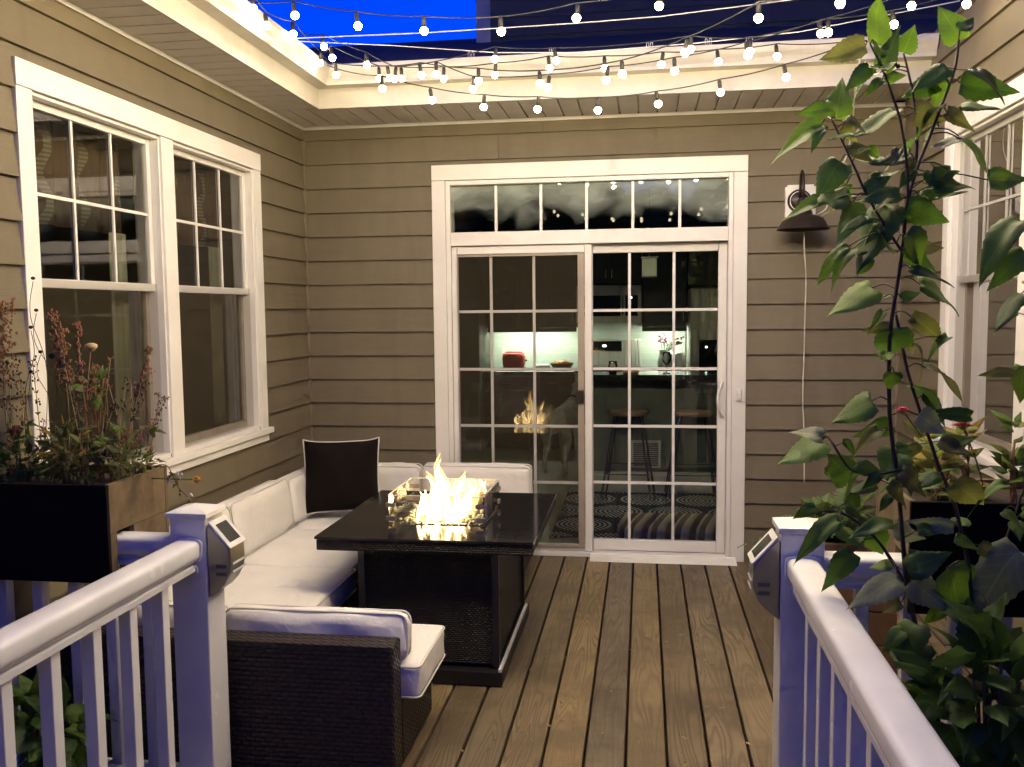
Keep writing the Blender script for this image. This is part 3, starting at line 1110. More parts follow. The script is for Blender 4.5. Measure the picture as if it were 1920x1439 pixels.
# ------------------------------------------------------------------ rooms behind the glass
def shell(name, mat, x0, x1, y0, y1, z0, z1, skip):
    vs = [(x0, y0, z0), (x1, y0, z0), (x1, y1, z0), (x0, y1, z0), (x0, y0, z1), (x1, y0, z1), (x1, y1, z1), (x0, y1, z1)]
    F = {'bot': (0, 1, 2, 3), 'top': (4, 7, 6, 5), 'y0': (0, 4, 5, 1), 'x1': (1, 5, 6, 2), 'y1': (2, 6, 7, 3), 'x0': (3, 7, 4, 0)}
    return struct(MB().add(vs, [q for k, q in F.items() if k not in skip]).build(name, mat, fix=False))


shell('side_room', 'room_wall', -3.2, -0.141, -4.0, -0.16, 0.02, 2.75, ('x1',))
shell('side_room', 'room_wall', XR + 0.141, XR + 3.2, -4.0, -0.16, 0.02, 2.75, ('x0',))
shell('kitchen_wall', 'kitchen_wall', -0.10, 5.6, 0.141, 4.92, 0.04, 2.72, ('y0', 'bot'))
struct(MB().add([(-.1, .12, .04), (5.6, .12, .04), (5.6, 4.92, .04), (-.1, 4.92, .04)], [(0, 1, 2, 3)]).build('kitchen_floor', 'interior_floor'))

# valance and curtain seen in the left windows
for i, (a, b) in enumerate(((-2.74, -1.87), (-1.73, -.86))):
    vm = MB()
    n = 26
    top, bot = 2.46, 2.02
    pts = [(-.20 + .018 * math.sin(k * 1.3), a + (b - a) * k / n) for k in range(n + 1)]
    for k in range(n):
        (xa, ya), (xb, yb) = pts[k], pts[k + 1]
        vm.add([(xa, ya, top), (xb, yb, top), (xb, yb, bot), (xa, ya, bot), (xa - .004, ya, top), (xb - .004, yb, top), (xb - .004, yb, bot), (xa - .004, ya, bot)], [(0, 1, 2, 3), (7, 6, 5, 4), (3, 2, 6, 7), (0, 4, 5, 1)])
    tag(vm.build('valance', 'valance', smooth=True), ['brown valance with pale zigzag stripes inside the near left window', 'brown valance with pale zigzag stripes in the window beside the corner'][i], 'curtain')
for i, yy in enumerate((-2.02, -1.06)):
    vm = MB()
    n = 12
    pts = [(-.16 + .012 * math.sin(k * 1.6), yy + .13 * k / n) for k in range(n + 1)]
    for k in range(n):
        (xa, ya), (xb, yb) = pts[k], pts[k + 1]
        vm.add([(xa, ya, 2.02), (xb, yb, 2.02), (xb, yb, .5), (xa, ya, .5), (xa - .004, ya, 2.02), (xb - .004, yb, 2.02), (xb - .004, yb, .5), (xa - .004, ya, .5)], [(0, 1, 2, 3), (7, 6, 5, 4), (3, 2, 6, 7), (0, 4, 5, 1)])
    tag(vm.build('curtain', 'curtain_pale', smooth=True), ['pale narrow curtain inside the near left window', 'pale narrow curtain inside the window beside the corner'][i], 'curtain')


# ------------------------------------------------------------------ kitchen
def cabinet(name, label, x0, x1, y0, y1, z0, z1, doors, mat='cabinet_wood', face='y', handle=True, drawers=False):
    t_ = thing(name, label, 'cabinet', ((x0 + x1) / 2, y0, z0))
    box('carcass', mat, t_, x0, x1, y0 + .02, y1, z0, z1)
    n = doors
    wd = (x1 - x0) / n
    for k in range(n):
        a, b = x0 + wd * k + .004, x0 + wd * (k + 1) - .004
        zt = z1 - .004
        if drawers:
            dr = box('drawer', mat, t_, a, b, y0, y0 + .018, z1 - .17, z1 - .02, bevel=.003)
            box('handle', 'chrome', dr, (a + b) / 2 - .05, (a + b) / 2 + .05, y0 - .022, y0 - .012, z1 - .10, z1 - .09)
            zt = z1 - .18
        d = MB()
        fw = .055
        d.box(a, a + fw, y0, y0 + .018, z0 + .01, zt); d.box(b - fw, b, y0, y0 + .018, z0 + .01, zt)
        d.box(a + fw, b - fw, y0, y0 + .018, z0 + .01, z0 + .01 + fw); d.box(a + fw, b - fw, y0, y0 + .018, zt - fw, zt)
        d.box(a + fw, b - fw, y0 + .008, y0 + .018, z0 + .01 + fw, zt - fw)
        do = d.build('cabinet_door', mat, t_)
        if handle:
            hx = b - .03 if k % 2 == 0 else a + .03
            hz = (z0 + .12) if z0 > 1 else zt - .16
            box('handle', 'chrome', do, hx - .005, hx + .005, y0 - .024, y0 - .014, hz - .05, hz + .05)
    return t_


KF = 0.05
cabinet('base_cabinet', 'dark brown base cabinets under the red toaster', .46, 1.505, 4.27, 4.90, KF, .905, 2, drawers=True)
cabinet('base_cabinet', 'dark brown base cabinet between the range and the fridge', 2.265, 2.765, 4.27, 4.90, KF, .905, 1, drawers=True)
cabinet('wall_cabinet', 'dark brown wall cabinets above the red toaster', .46, 1.505, 4.55, 4.90, 1.435, 2.55, 3)
cabinet('wall_cabinet', 'dark brown wall cabinet above the microwave', 1.512, 2.258, 4.55, 4.90, 1.93, 2.55, 2)
cabinet('wall_cabinet', 'dark brown wall cabinet right of the microwave', 2.265, 2.765, 4.55, 4.90, 1.435, 2.55, 1)
cabinet('wall_cabinet', 'dark brown wall cabinet above the fridge', 2.78, 3.70, 4.40, 4.90, 1.90, 2.55, 2)
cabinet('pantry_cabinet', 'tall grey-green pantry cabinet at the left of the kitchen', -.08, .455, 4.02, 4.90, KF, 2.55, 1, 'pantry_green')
for i, (a, b) in enumerate(((.46, 1.505), (2.265, 2.765))):
    c_ = box('countertop', 'granite', None, a, b, 4.235, 4.90, .908, .945, bevel=.004)
    tag(c_, ['glossy dark countertop under the red toaster', 'glossy dark countertop between range and fridge'][i], 'countertop')
    tag(box('light_rail', 'cabinet_wood', None, a, b, 4.552, 4.572, 1.385, 1.4345), ['dark trim strip under the wall cabinets over the toaster', 'dark trim strip under the wall cabinet beside the fridge'][i], 'trim')
    l_ = box('under_cabinet_light', 'under_cabinet', None, a + .05, b - .05, 4.60, 4.66, 1.418, 1.432)
    tag(l_, ['lit strip light under the wall cabinets over the toaster', 'lit strip light under the cabinet beside the fridge'][i], 'light')
sp = box('backsplash', 'tile_splash', None, .46, 2.77, 4.905, 4.916, .945, 1.93)
tag(sp, 'pale green-white tiled backsplash glowing behind the counter', 'backsplash')
o_ = box('wall_outlet', 'porcelain', None, .575, .645, 4.897, 4.904, 1.11, 1.225)
tag(o_, 'white wall outlet behind the red toaster', 'outlet')
for i, (a, b) in enumerate(((1.5, 1.25), (2.9, 1.25))):  # ceiling discs added out of view to brighten the dim kitchen
    dl = thing('kitchen_fill_light', 'added unseen kitchen fill light %s' % ('over the left end of the rug', 'over the right end of the rug')[i], 'light', (a, b, 2.72))
    MB().lathe([(.075, 2.718), (.095, 2.712), (.095, 2.719)], (a, b, 0), 20).build('trim_ring', 'porcelain', dl)
    MB().lathe([(.001, 2.715), (.074, 2.715)], (a, b, 0), 20).build('lens', 'kitchen_fill', dl)
# range
rg = thing('range', 'stainless range with black control panel', 'stove', (1.885, 4.24, KF))
box('body', 'stainless', rg, 1.514, 2.256, 4.26, 4.90, KF, .925)
box('cooktop', 'black_gloss', rg, 1.516, 2.254, 4.25, 4.78, .926, .945)
bk = box('backguard', 'stainless', rg, 1.516, 2.254, 4.78, 4.885, .946, 1.29, bevel=.015)
box('control_panel', 'black_gloss', bk, 1.60, 2.02, 4.772, 4.779, 1.155, 1.262)
box('panel_frame', 'chrome', bk, 1.592, 2.028, 4.776, 4.7795, 1.147, 1.270)
box('clock_display', 'led_display', bk, 1.80, 1.845, 4.768, 4.7715, 1.20, 1.222)
box('oven_door', 'black_gloss', rg, 1.53, 2.24, 4.235, 4.259, .30, .82, bevel=.005)
gr_ = MB()
for k in range(6):
    xx = 1.56 + k * .13
    gr_.box(xx, xx + .012, 4.30, 4.74, .965, .977)
for k in range(3):
    gr_.box(1.55, 2.22, 4.32 + k * .2, 4.332 + k * .2, .950, .964)
gr_.build('grate', 'black_metal', rg)
# microwave
mw = thing('microwave', 'stainless microwave mounted above the range', 'microwave', (1.885, 4.45, 1.49))
box('body', 'stainless', mw, 1.514, 2.256, 4.47, 4.90, 1.49, 1.915, bevel=.006)
box('door_window', 'black_gloss', mw, 1.53, 2.02, 4.462, 4.469, 1.565, 1.80)
box('keypad', 'black_gloss', mw, 2.075, 2.215, 4.462, 4.469, 1.565, 1.80)
box('clock_display', 'led_display', mw, 2.115, 2.15, 4.458, 4.4615, 1.765, 1.782)
MB().tube([(2.045, 4.463, 1.57), (2.045, 4.435, 1.585), (2.045, 4.435, 1.78), (2.045, 4.463, 1.795)], .009, 8).build('handle', 'chrome', mw)
# fridge
fg = thing('fridge', 'tall stainless fridge with black water dispenser', 'fridge', (3.24, 4.05, KF))
box('body', 'stainless', fg, 2.785, 3.69, 4.12, 4.88, KF, 1.86)
box('fridge_door', 'stainless', fg, 2.785, 3.235, 4.06, 4.118, .70, 1.865, bevel=.012)
box('fridge_door', 'stainless', fg, 3.240, 3.69, 4.06, 4.118, .70, 1.865, bevel=.012)
box('freezer_drawer', 'stainless', fg, 2.785, 3.69, 4.06, 4.118, KF + .03, .69, bevel=.012)
dp = box('dispenser', 'black_gloss', fg, 2.88, 3.13, 4.05, 4.059, .95, 1.30)
box('dispenser_light', 'led_display', dp, 2.945, 2.965, 4.046, 4.0495, 1.215, 1.232)
MB().tube([(3.205, 4.06, .85), (3.205, 4.005, .88), (3.205, 4.005, 1.60), (3.205, 4.06, 1.63)], .013, 8).build('handle', 'chrome', fg)
# toaster
ts = thing('toaster', 'shiny red toaster on the kitchen counter', 'toaster', (.76, 4.62, .945))
vs, fs = rounded(.135, .085, .098, .06, 6)
MB().add([p + Vector((.76, 4.62, 1.052)) for p in vs], fs).build('body', 'toaster_red', ts, smooth=True)
box('base', 'black_metal', ts, .62, .90, 4.53, 4.71, .946, .968, bevel=.006)
box('badge', 'chrome', ts, .695, .80, 4.528, 4.5355, 1.105, 1.122)
box('lever', 'black_metal', ts, .894, .918, 4.60, 4.64, 1.04, 1.06)
box('slot', 'black_metal', ts, .665, .855, 4.585, 4.605, 1.146, 1.152)
box('slot', 'black_metal', ts, .665, .855, 4.635, 4.655, 1.146, 1.152)
# bowl of bread
bw = thing('bread_bowl', 'shallow brown bowl heaped with bread on the kitchen counter', 'bowl', (1.33, 4.62, .945))
MB().lathe([(.07, 0), (.10, .012), (.135, .055), (.140, .075), (.133, .072), (.09, .022), (.001, .015)], (1.33, 4.62, .946), 20).build('bowl', 'bowl_wood', bw, smooth=True)
lm = MB()
for k in range(6):
    a = k * 1.05
    lm.ball((1.33 + .055 * math.cos(a), 4.62 + .05 * math.sin(a), 1.015 + .008 * (k % 2)), .045, 8, 5, .7)
lm.build('bread', 'bread', bw, smooth=True)
tag(MB().lathe([(.07, 0), (.085, .02), (.085, .05), (.075, .055), (.001, .052)], (1.10, 4.66, .946), 16).build('butter_dish', 'porcelain', smooth=True), 'small pale covered dish beside the bread bowl', 'dish')
# pitcher with flowers and a white kitchen towel
vz = thing('flower_pitcher', 'pale pitcher of pink and dark flowers by the fridge', 'vase', (2.51, 4.62, .945))
MB().lathe([(.050, 0), (.066, .02), (.070, .09), (.052, .16), (.046, .20), (.054, .225), (.048, .222), (.042, .20), (.001, .18)], (2.51, 4.62, .946), 16).build('pitcher', 'lamp_glass', vz, smooth=True)
rv = random.Random(8)
for (nm, mt_, cx_, cz_, n_) in (('blossom', 'petal_pink', 2.50, 1.285, 22), ('blossom', 'petal_white', 2.57, 1.24, 14), ('blossom', 'petal_maroon', 2.665, 1.275, 18)):
    fm = MB()
    for k in range(n_):
        fm.ball((cx_ + rv.gauss(0, .032), 4.60 + rv.uniform(-.03, .03), cz_ + rv.gauss(0, .028)), rv.uniform(.010, .019), 6, 4, .7)
    fm.build(nm, mt_, vz, smooth=True)
sm_ = MB()
for k in range(9):
    sm_.tube([(2.51 + .02 * math.cos(k), 4.62, 1.12), (2.58 + .10 * math.cos(k * 1.7), 4.61, 1.25)], .0035, 5)
sm_.build('stem', 'fern_green', vz)
vs, fs = rounded(.115, .07, .10, .05, 6, .01, .014, 5)
tag(MB().add([p + Vector((2.63, 4.50, 1.050)) for p in vs], fs).build('crumpled_towel', 'porcelain', smooth=True), 'crumpled white towel on the counter beside the fridge', 'towel')
# island with raised bar
isl = thing('kitchen_island', 'grey-green kitchen island with dark bar counter', 'island', (2.9, 1.92, KF))
box('panel', 'island_green', isl, 1.83, 4.4, 1.92, 2.06, KF, 1.045)
box('cabinet', 'cabinet_wood', isl, 1.85, 4.4, 2.062, 2.66, KF, .90)
box('bar_top', 'granite', isl, 1.80, 4.45, 1.70, 2.12, 1.048, 1.090, bevel=.006)
box('counter_top', 'granite', isl, 1.82, 4.45, 2.125, 2.70, .902, .94, bevel=.006)
bb = MB().prism([(0, KF), (.016, KF), (.016, .19), (.010, .205), (.008, .225), (0, .23)], lambda p, q, s: (s, 1.919 - p, q), 1.83, 4.4).build('baseboard', 'baseboard', isl)
vt = MB()
vt.box(2.175, 2.430, 1.908, 1.9185, .265, .505)
vent = vt.build('vent_grille', 'baseboard', isl)
for k in range(11):
    for (a, b) in ((2.195, 2.298), (2.307, 2.410)):
        MB().add([(a, 1.9075, .285 + k * .0185), (b, 1.9075, .285 + k * .0185), (b, 1.9035, .296 + k * .0185), (a, 1.9035, .296 + k * .0185), (a, 1.9078, .2965 + k * .0185), (b, 1.9078, .2965 + k * .0185)],
                 [(0, 1, 2, 3), (3, 2, 5, 4)]).build('slat', 'slot_dark', vent)
tag(MB().tube([(3.04, 2.40, .94), (3.04, 2.40, 1.25), (3.03, 2.38, 1.33), (2.99, 2.33, 1.37), (2.94, 2.27, 1.35), (2.92, 2.24, 1.28), (2.92, 2.24, 1.22)], [.016, .012, .012, .012, .012, .013, .014], 10).build('faucet', 'chrome', smooth=True), 'tall arched chrome faucet on the kitchen island', 'faucet')
tag(MB().lathe([(.032, 0), (.033, .004), (.004, .010), (.004, .07), (.02, .082), (.038, .11), (.040, .14), (.030, .185)], (2.475, 1.86, 1.091), 16).build('wine_glass', 'wine_glass', smooth=True), 'clear stemmed glass standing on the dark bar counter', 'glass')
cg = thing('red_tumbler', 'clear tumbler with red drink on the dark bar counter', 'glass', (2.02, 1.86, 1.091))
MB().lathe([(.030, 0), (.040, .02), (.043, .06), (.036, .105)], (2.02, 1.86, 1.0915), 16).build('tumbler', 'wine_glass', cg, smooth=True)
MB().lathe([(.001, .004), (.028, .004), (.037, .02), (.0395, .045), (.001, .045)], (2.02, 1.86, 1.0915), 16).build('drink', 'toaster_red', cg, smooth=True)
tag(box('folded_cloth', 'bread', None, 2.10, 2.24, 1.84, 1.95, 1.091, 1.125, bevel=.012), 'folded beige cloth on the bar counter beside the tumbler', 'cloth')


def stool(cx, label):
    s_ = thing('bar_stool', label, 'stool', (cx, 1.72, KF), 'bar stools at the kitchen island')
    cy = 1.68
    MB().lathe([(.001, .755), (.150, .755), (.163, .762), (.163, .782), (.155, .790), (.001, .790)], (cx, cy, 0), 24).build('seat', 'stool_seat', s_)
    cor = []
    for sx_ in (-1, 1):
        for sy_ in (-1, 1):
            top = Vector((cx + sx_ * .105, cy + sy_ * .08, .754))
            for d in (-.012, .012):
                bot = Vector((cx + sx_ * .205 + d * 1.6, cy + sy_ * .16, KF + .02))
                MB().tube([top + Vector((d, 0, 0)), bot], .0055, 6).build('leg', 'black_metal', s_)
    for q, zz in ((1, .32), (-1, .27)):
        w_ = .105 + .100 * (.754 - zz) / .70
        yy = .08 + .08 * (.754 - zz) / .70
        MB().tube([(cx - w_, cy + q * yy, zz), (cx + w_, cy + q * yy, zz)], .006, 6).build('foot_rail', 'black_metal', s_)
        MB().tube([(cx + q * w_, cy - yy, zz), (cx + q * w_, cy + yy, zz)], .006, 6).build('foot_rail', 'black_metal', s_)


stool(2.155, 'round-seated bar stool in front of the vent grille')
stool(2.690, 'round-seated bar stool nearest the door handle')
pd = thing('pendant_lamp', 'unlit square glass pendant lamp over the island', 'lamp', (2.33, 2.2, 2.72))
box('shade', 'lamp_glass', pd, 2.265, 2.395, 2.14, 2.26, 1.93, 2.085, bevel=.004)
box('cap', 'chrome', pd, 2.255, 2.405, 2.13, 2.27, 2.086, 2.10)
box('rim', 'chrome', pd, 2.262, 2.398, 2.137, 2.263, 1.920, 1.9285)
MB().tube([(2.33, 2.2, 2.10), (2.33, 2.2, 2.72)], .005, 6).build('rod', 'chrome', pd)
tag(box('rug', 'rug', None, 1.63, 3.40, .32, 1.90, .041, .049), 'dark blue rug with dotted round medallions inside the door', 'rug')
vs, fs = rounded(.50, .26, .05, .045, 8, .02, .002, 3)
tag(MB().add([p + Vector((2.62, .42, .102)) for p in vs], fs).build('dog_bed', 'striped_bed', smooth=True), 'brown and cream striped dog bed inside the door', 'dog bed')

# dog standing behind the left pane, turned away to the right
dog = thing('dog', 'pale short-haired dog standing in the kitchen behind the left pane', 'dog', (1.5, 2.9, KF))
dm = bpy.data.meshes.new('body')
z0 = KF
D0 = Vector((1.44, 2.62, 0)); DF = Vector((.10, .60, 0)); dn = DF.normalized(); ds = Vector((dn.y, -dn.x, 0))
P = lambda f_, s_, z_: tuple(D0 + DF * f_ + ds * s_ + Vector((0, 0, z0 + z_)))
V = [(P(-.02, 0, .53), .075, .085), (P(.25, 0, .55), .085, .095), (P(.6, 0, .54), .095, .115), (P(.92, 0, .53), .10, .13), (P(1.12, 0, .60), .075, .09), (P(1.28, .02, .70), .055, .062),
     (P(1.38, .05, .78), .062, .066), (P(1.47, .11, .765), .045, .045), (P(1.54, .17, .745), .030, .028)]
E_ = [(i, i + 1) for i in range(8)]
def chain(root, pts):
    pr = root
    for p in pts:
        V.append(p); E_.append((pr, len(V) - 1)); pr = len(V) - 1
for s_ in (-1, 1):
    k = .09 * s_
    q = .12 if s_ > 0 else 0
    chain(0, [(P(.02 + q, k, .42), .065, .075), (P(.10 + q, k, .29), .040, .045), (P(-.07 + q, k, .17), .022, .025), (P(-.04 + q, k, .05), .018, .019), (P(.02 + q, k, .018), .022, .018)])
    chain(3, [(P(.95, k * .9, .38), .048, .055), (P(.93, k * .9, .25), .026, .028), (P(.95, k * .9, .12), .020, .021), (P(.95, k * .9, .04), .019, .019), (P(1.0, k * .9, .018), .022, .017)])
chain(0, [(P(-.14, 0, .50), .022, .022), (P(-.28, 0, .40), .015, .015), (P(-.38, 0, .30), .008, .008)])
for s_ in (-1, 1):
    chain(6, [(P(1.36, .05 + .055 * s_, .825), .020, .020), (P(1.36, .05 + .085 * s_, .79), .012, .012)])
dm.from_pydata([v_[0] for v_ in V], E_, [])
dm.materials.append(MATS['dog_coat'])
do = bpy.data.objects.new('body', dm)
COL.objects.link(do)
do.parent = dog
do.matrix_parent_inverse = Matrix.Translation(-Vector(dog.location))
sk = do.modifiers.new('skin', 'SKIN')
sk.use_smooth_shade = True
lay = dm.skin_vertices[0].data if dm.skin_vertices else None
if lay is None:
    bm = bmesh.new(); bm.from_mesh(dm)
    bm.verts.layers.skin.verify(); bm.to_mesh(dm); bm.free()
    lay = dm.skin_vertices[0].data
for i, v_ in enumerate(V):
    lay[i].radius = (v_[1], v_[2])
    lay[i].use_root = (i == 0)
su = do.modifiers.new('smooth', 'SUBSURF')
su.levels = 2; su.render_levels = 2
cp = Vector(P(1.20, .01, .655))
cd_ = (Vector(P(1.28, .02, .70)) - Vector(P(1.12, 0, .60))).normalized()
ca = cd_.cross(Vector((0, 0, 1))).normalized(); cb = cd_.cross(ca)
MB().tube([cp + (ca * math.cos(a * PI / 8) * .072 + cb * math.sin(a * PI / 8) * .082) for a in range(17)], .011, 6).build('collar', 'socket_black', dog, smooth=True)

# ------------------------------------------------------------------ sectional sofa modules
GS = 'modules of the wicker sectional sofa'


def module(label, x0, x1, y0, y1, backs, seat, bcs, seed):
    """wicker base box + back panels + seat and back cushions, world coordinates"""
    s_ = thing('sofa_section', label, 'sofa', ((x0 + x1) / 2, (y0 + y1) / 2, 0), GS)
    box('base', 'wicker', s_, x0, x1, (y0 + .108 if y0 < -2.9 else y0), y1, .03, .262, bevel=.008)
    for (a, b, c_, d) in ((x0 + .03, x0 + .07, y0 + .03, y0 + .07), (x1 - .07, x1 - .03, y0 + .03, y0 + .07), (x0 + .03, x0 + .07, y1 - .07, y1 - .03), (x1 - .07, x1 - .03, y1 - .07, y1 - .03)):
        box('foot', 'black_metal', s_, a, b, c_, d, 0.001, .029)
    for i, b in enumerate(backs):
        box('back_panel', 'wicker', s_, *b, bevel=.008)
    cushion('seat_cushion', s_, *seat, r=.030, puff=.004, wr=.004, seed=seed)
    for i, b in enumerate(bcs):
        cushion('back_cushion', s_, *b[0], r=.040, puff=.008, wr=.007, seed=seed + 10 + i, tilt=b[1])
    return s_


LT = ('Y', -0.12)
module('wicker sofa seat with white cushions below the near left window', .05, .82, -2.42, -1.70, [(.05, .11, -2.42, -1.70, .264, .555)], (.17, .88, -2.425, -1.695, .265, .385), [((.13, .255, -2.42, -1.70, .386, .675), LT)], 1)
module('wicker sofa seat with white cushions along the left wall, partly under the fire table', .05, .82, -1.685, -.955, [(.05, .11, -1.685, -.955, .264, .555)], (.17, .845, -1.685, -.95, .265, .385), [((.13, .255, -1.68, -.96, .386, .675), LT)], 2)
module('wicker corner sofa seat behind the black throw pillow', .05, .83, -.94, -.06, [(.05, .11, -.94, -.06, .264, .555), (.112, .83, -.12, -.06, .264, .53)], (.17, .84, -.94, -.18, .265, .385),
       [((.13, .255, -.94, -.26, .386, .66), LT), ((.27, .835, -.245, -.13, .386, .632), ('X', .10))], 3)
module('armless wicker sofa seat in front of the sliding door, behind the fire', .845, 1.56, -.84, -.06, [(.845, 1.56, -.12, -.06, .264, .53)], (.845, 1.565, -.86, -.18, .265, .385), [((.848, 1.562, -.245, -.13, .386, .640), ('X', .10))], 4)
module('wicker sofa seat with its back to the camera, right end by the fire table', .77, 1.435, -3.0, -2.45, [(.77, 1.435, -3.0, -2.895, .03, .500)], (.775, 1.500, -2.89, -2.47, .265, .400), [((.765, 1.450, -2.885, -2.800, .402, .566), ('X', -.08))], 5)
module('wicker sofa seat with its back to the camera, behind the white baluster railing', .05, .755, -3.0, -2.45, [(.05, .755, -3.0, -2.895, .03, .500)], (.06, .765, -2.89, -2.47, .265, .400), [((.07, .755, -2.885, -2.800, .402, .566), ('X', -.08))], 6)

# throw pillow
pl = thing('throw_pillow', 'square black throw pillow with white piping in the sofa corner', 'pillow', (.46, -.70, .39))
n = 22
rows, rim = {}, []
cx, cy, czl = .455, -.67, .642
rotP = Matrix.Rotation(math.radians(17), 3, 'Z') @ Matrix.Rotation(math.radians(-14), 3, 'X')
pv = MB()
for s_ in (-1, 1):
    vs = []
    for i in range(n + 1):
        for j in range(n + 1):
            u, v = -1 + 2 * i / n, -1 + 2 * j / n
            pu = u * (1 - .055 * (1 - v * v)) * .230
            pvv = v * (1 - .09 * (1 - u ** 4)) * .230
            th_ = s_ * .105 * max(0, (1 - u * u) * (1 - v * v)) ** .45
            th_ += .006 * math.sin(6 * u + 2 * v) * (1 - u * u)
            vs.append(rotP @ Vector((pu, th_, pvv)) + Vector((cx, cy, czl)))
    fs = [(i * (n + 1) + j, (i + 1) * (n + 1) + j, (i + 1) * (n + 1) + j + 1, i * (n + 1) + j + 1) for i in range(n) for j in range(n)]
    pv.add(vs, fs)
    if s_ == 1:
        idx = [(i, 0) for i in range(n)] + [(n, j) for j in range(n)] + [(i, n) for i in range(n, 0, -1)] + [(0, j) for j in range(n, -1, -1)]
        rim = [vs[a * (n + 1) + b] for a, b in idx]
pv.build('cover', 'pillow_black', pl, smooth=True)
MB().tube(rim, .0052, 6).build('piping', 'piping_white', pl, smooth=True)

# ------------------------------------------------------------------ fire table
ft = thing('fire_table', 'square black wicker fire table with lit burner and glass wind guard', 'fire table', (1.335, -1.667, 0))
ZT = .66
tp = box('table_top', 'wicker_table', ft, .855, 1.815, -2.175, -1.160, .598, .648, bevel=.006)
rim_ = MB()
for (a, b, c_, d) in ((.85, 1.82, -2.18, -1.93), (.85, 1.82, -1.49, -1.155), (.85, 1.115, -1.929, -1.491), (1.560, 1.82, -1.929, -1.491)):
    rim_.box(a, b, c_, d, .649, ZT)
rim_.build('glass_top', 'black_gloss', ft)
box('burner_tray', 'black_plate', ft, 1.118, 1.557, -1.926, -1.494, .600, .650)
# panelled pedestal
box('pedestal', 'wicker_table', ft, 1.035, 1.640, -2.085, -1.255, .075, .597, bevel=.008)
for (a, b, c_, d) in ((1.020, 1.050, -2.10, -2.07), (1.625, 1.655, -2.10, -2.07), (1.020, 1.050, -1.27, -1.24), (1.625, 1.655, -1.27, -1.24)):
    box('corner_post', 'black_metal', ft, a, b, c_, d, .074, .596)
box('base_plate', 'black_plate', ft, 1.000, 1.672, -2.138, -1.200, .004, .066, bevel=.004)
box('metal_strip', 'solar_frame', ft, 1.656, 1.670, -2.136, -1.24, .067, .080)
MB().lathe([(.012, 0), (.014, .006), (.008, .016)], (1.642, -1.62, .48), 10, 'x').build('control_knob', 'chrome', ft)
# fire glass pebbles
rk = random.Random(3)
pb = MB()
for k in range(260):
    px_, py_ = rk.uniform(1.14, 1.54), rk.uniform(-1.90, -1.51)
    pb.ball((px_, py_, .652 + rk.uniform(0, .012)), rk.uniform(.008, .014), 5, 3, .8)
po = pb.build('fire_glass', 'lamp_glass', ft)
po['kind'] = 'stuff'
# wind guard: four glass plates and clips
gx0, gx1, gy0, gy1, gz0, gz1 = 1.112, 1.562, -1.925, -1.495, .672, .795
for (P4) in ([(gx0, gy0), (gx1, gy0)], [(gx1, gy0), (gx1, gy1)], [(gx1, gy1), (gx0, gy1)], [(gx0, gy1), (gx0, gy0)]):
    (a, b), (c_, d) = P4
    dv = Vector((c_ - a, d - b, 0)).normalized(); nv = Vector((-dv.y, dv.x, 0)) * .003
    A, Bv = Vector((a, b, 0)) + dv * .006, Vector((c_, d, 0)) - dv * .006
    vs = []
    for zq in (gz0, gz1):
        vs += [A - nv + Vector((0, 0, zq)), Bv - nv + Vector((0, 0, zq)), Bv + nv + Vector((0, 0, zq)), A + nv + Vector((0, 0, zq))]
    pane = MB().add(vs, [(0, 3, 2, 1), (4, 5, 6, 7), (0, 1, 5, 4), (1, 2, 6, 5), (2, 3, 7, 6), (3, 0, 4, 7)]).build('guard_pane', 'guard_glass', ft)
    MB().tube([A + Vector((0, 0, gz1 + .002)), Bv + Vector((0, 0, gz1 + .002))], .0022, 4).build('pane_edge', 'porcelain', pane)
for sx_ in (0, 1):
    for sy_ in (0, 1):
        X_ = gx1 if sx_ else gx0
        Y_ = gy1 if sy_ else gy0
        ex, ey = (-1 if sx_ else 1), (-1 if sy_ else 1)
        for zc in (.690, .753):
            c_ = MB()
            c_.box(X_ - ex * .008, X_ + ex * .038, Y_ - ey * .009, Y_ - ey * .0035, zc - .010, zc + .010)
            c_.box(X_ - ex * .009, X_ - ex * .0035, Y_ - ey * .0034, Y_ + ey * .038, zc - .010, zc + .010)
            c_.build('clip', 'silver_clip', ft, bevel=.002)
        MB().lathe([(.010, ZT + .0005), (.010, .671)], (X_ + ex * .012, Y_ + ey * .012, 0), 10).build('guard_foot', 'silver_clip', ft)
# flames: twisted tapering tongues
fl = MB()
rf = random.Random(11)
def tongue(bx, by, h, w, lean, curl, ph):
    n_ = 11
    pts, rs = [], []
    for k in range(n_):
        s_ = k / (n_ - 1)
        pts.append((bx + lean * s_ ** 1.3 + curl * math.sin(ph + 5.2 * s_) * s_, by + .02 * math.sin(ph * 2 + 4 * s_) * s_, .655 + h * s_))
        rs.append(max(.0006, w * (math.sin(PI * min(1, (s_ * .85 + .13))) ** 0.9) * (1 - s_) ** .35 * (1 + .18 * math.sin(ph * 3 + 9 * s_))))
    fl.tube(pts, rs, 8)
tongue(1.300, -1.74, .200, .030, -.045, .034, 4.3)
tongue(1.325, -1.73, .285, .028, .020, .042, .6)
tongue(1.350, -1.75, .130, .026, .03, .02, 1.0)
tongue(1.400, -1.74, .200, .022, .022, .020, 2.0)
for k in range(40):
    tongue(rf.uniform(1.21, 1.45), rf.uniform(-1.86, -1.57), rf.uniform(.05, .125), rf.uniform(.009, .018), rf.uniform(-.02, .03), rf.uniform(.004, .02), rf.uniform(0, 6))
fo_ = MB()
fl_in = fl
fl = fo_
rf = random.Random(12)
for (bx, by, h, w, le, cu, ph) in ((1.300, -1.74, .225, .038, -.047, .034, 4.3), (1.325, -1.73, .315, .036, .020, .044, .6), (1.350, -1.75, .16, .036, .03, .02, 1.0), (1.400, -1.74, .225, .030, .024, .022, 2.0)):
    tongue(bx, by, h, w, le, cu, ph)
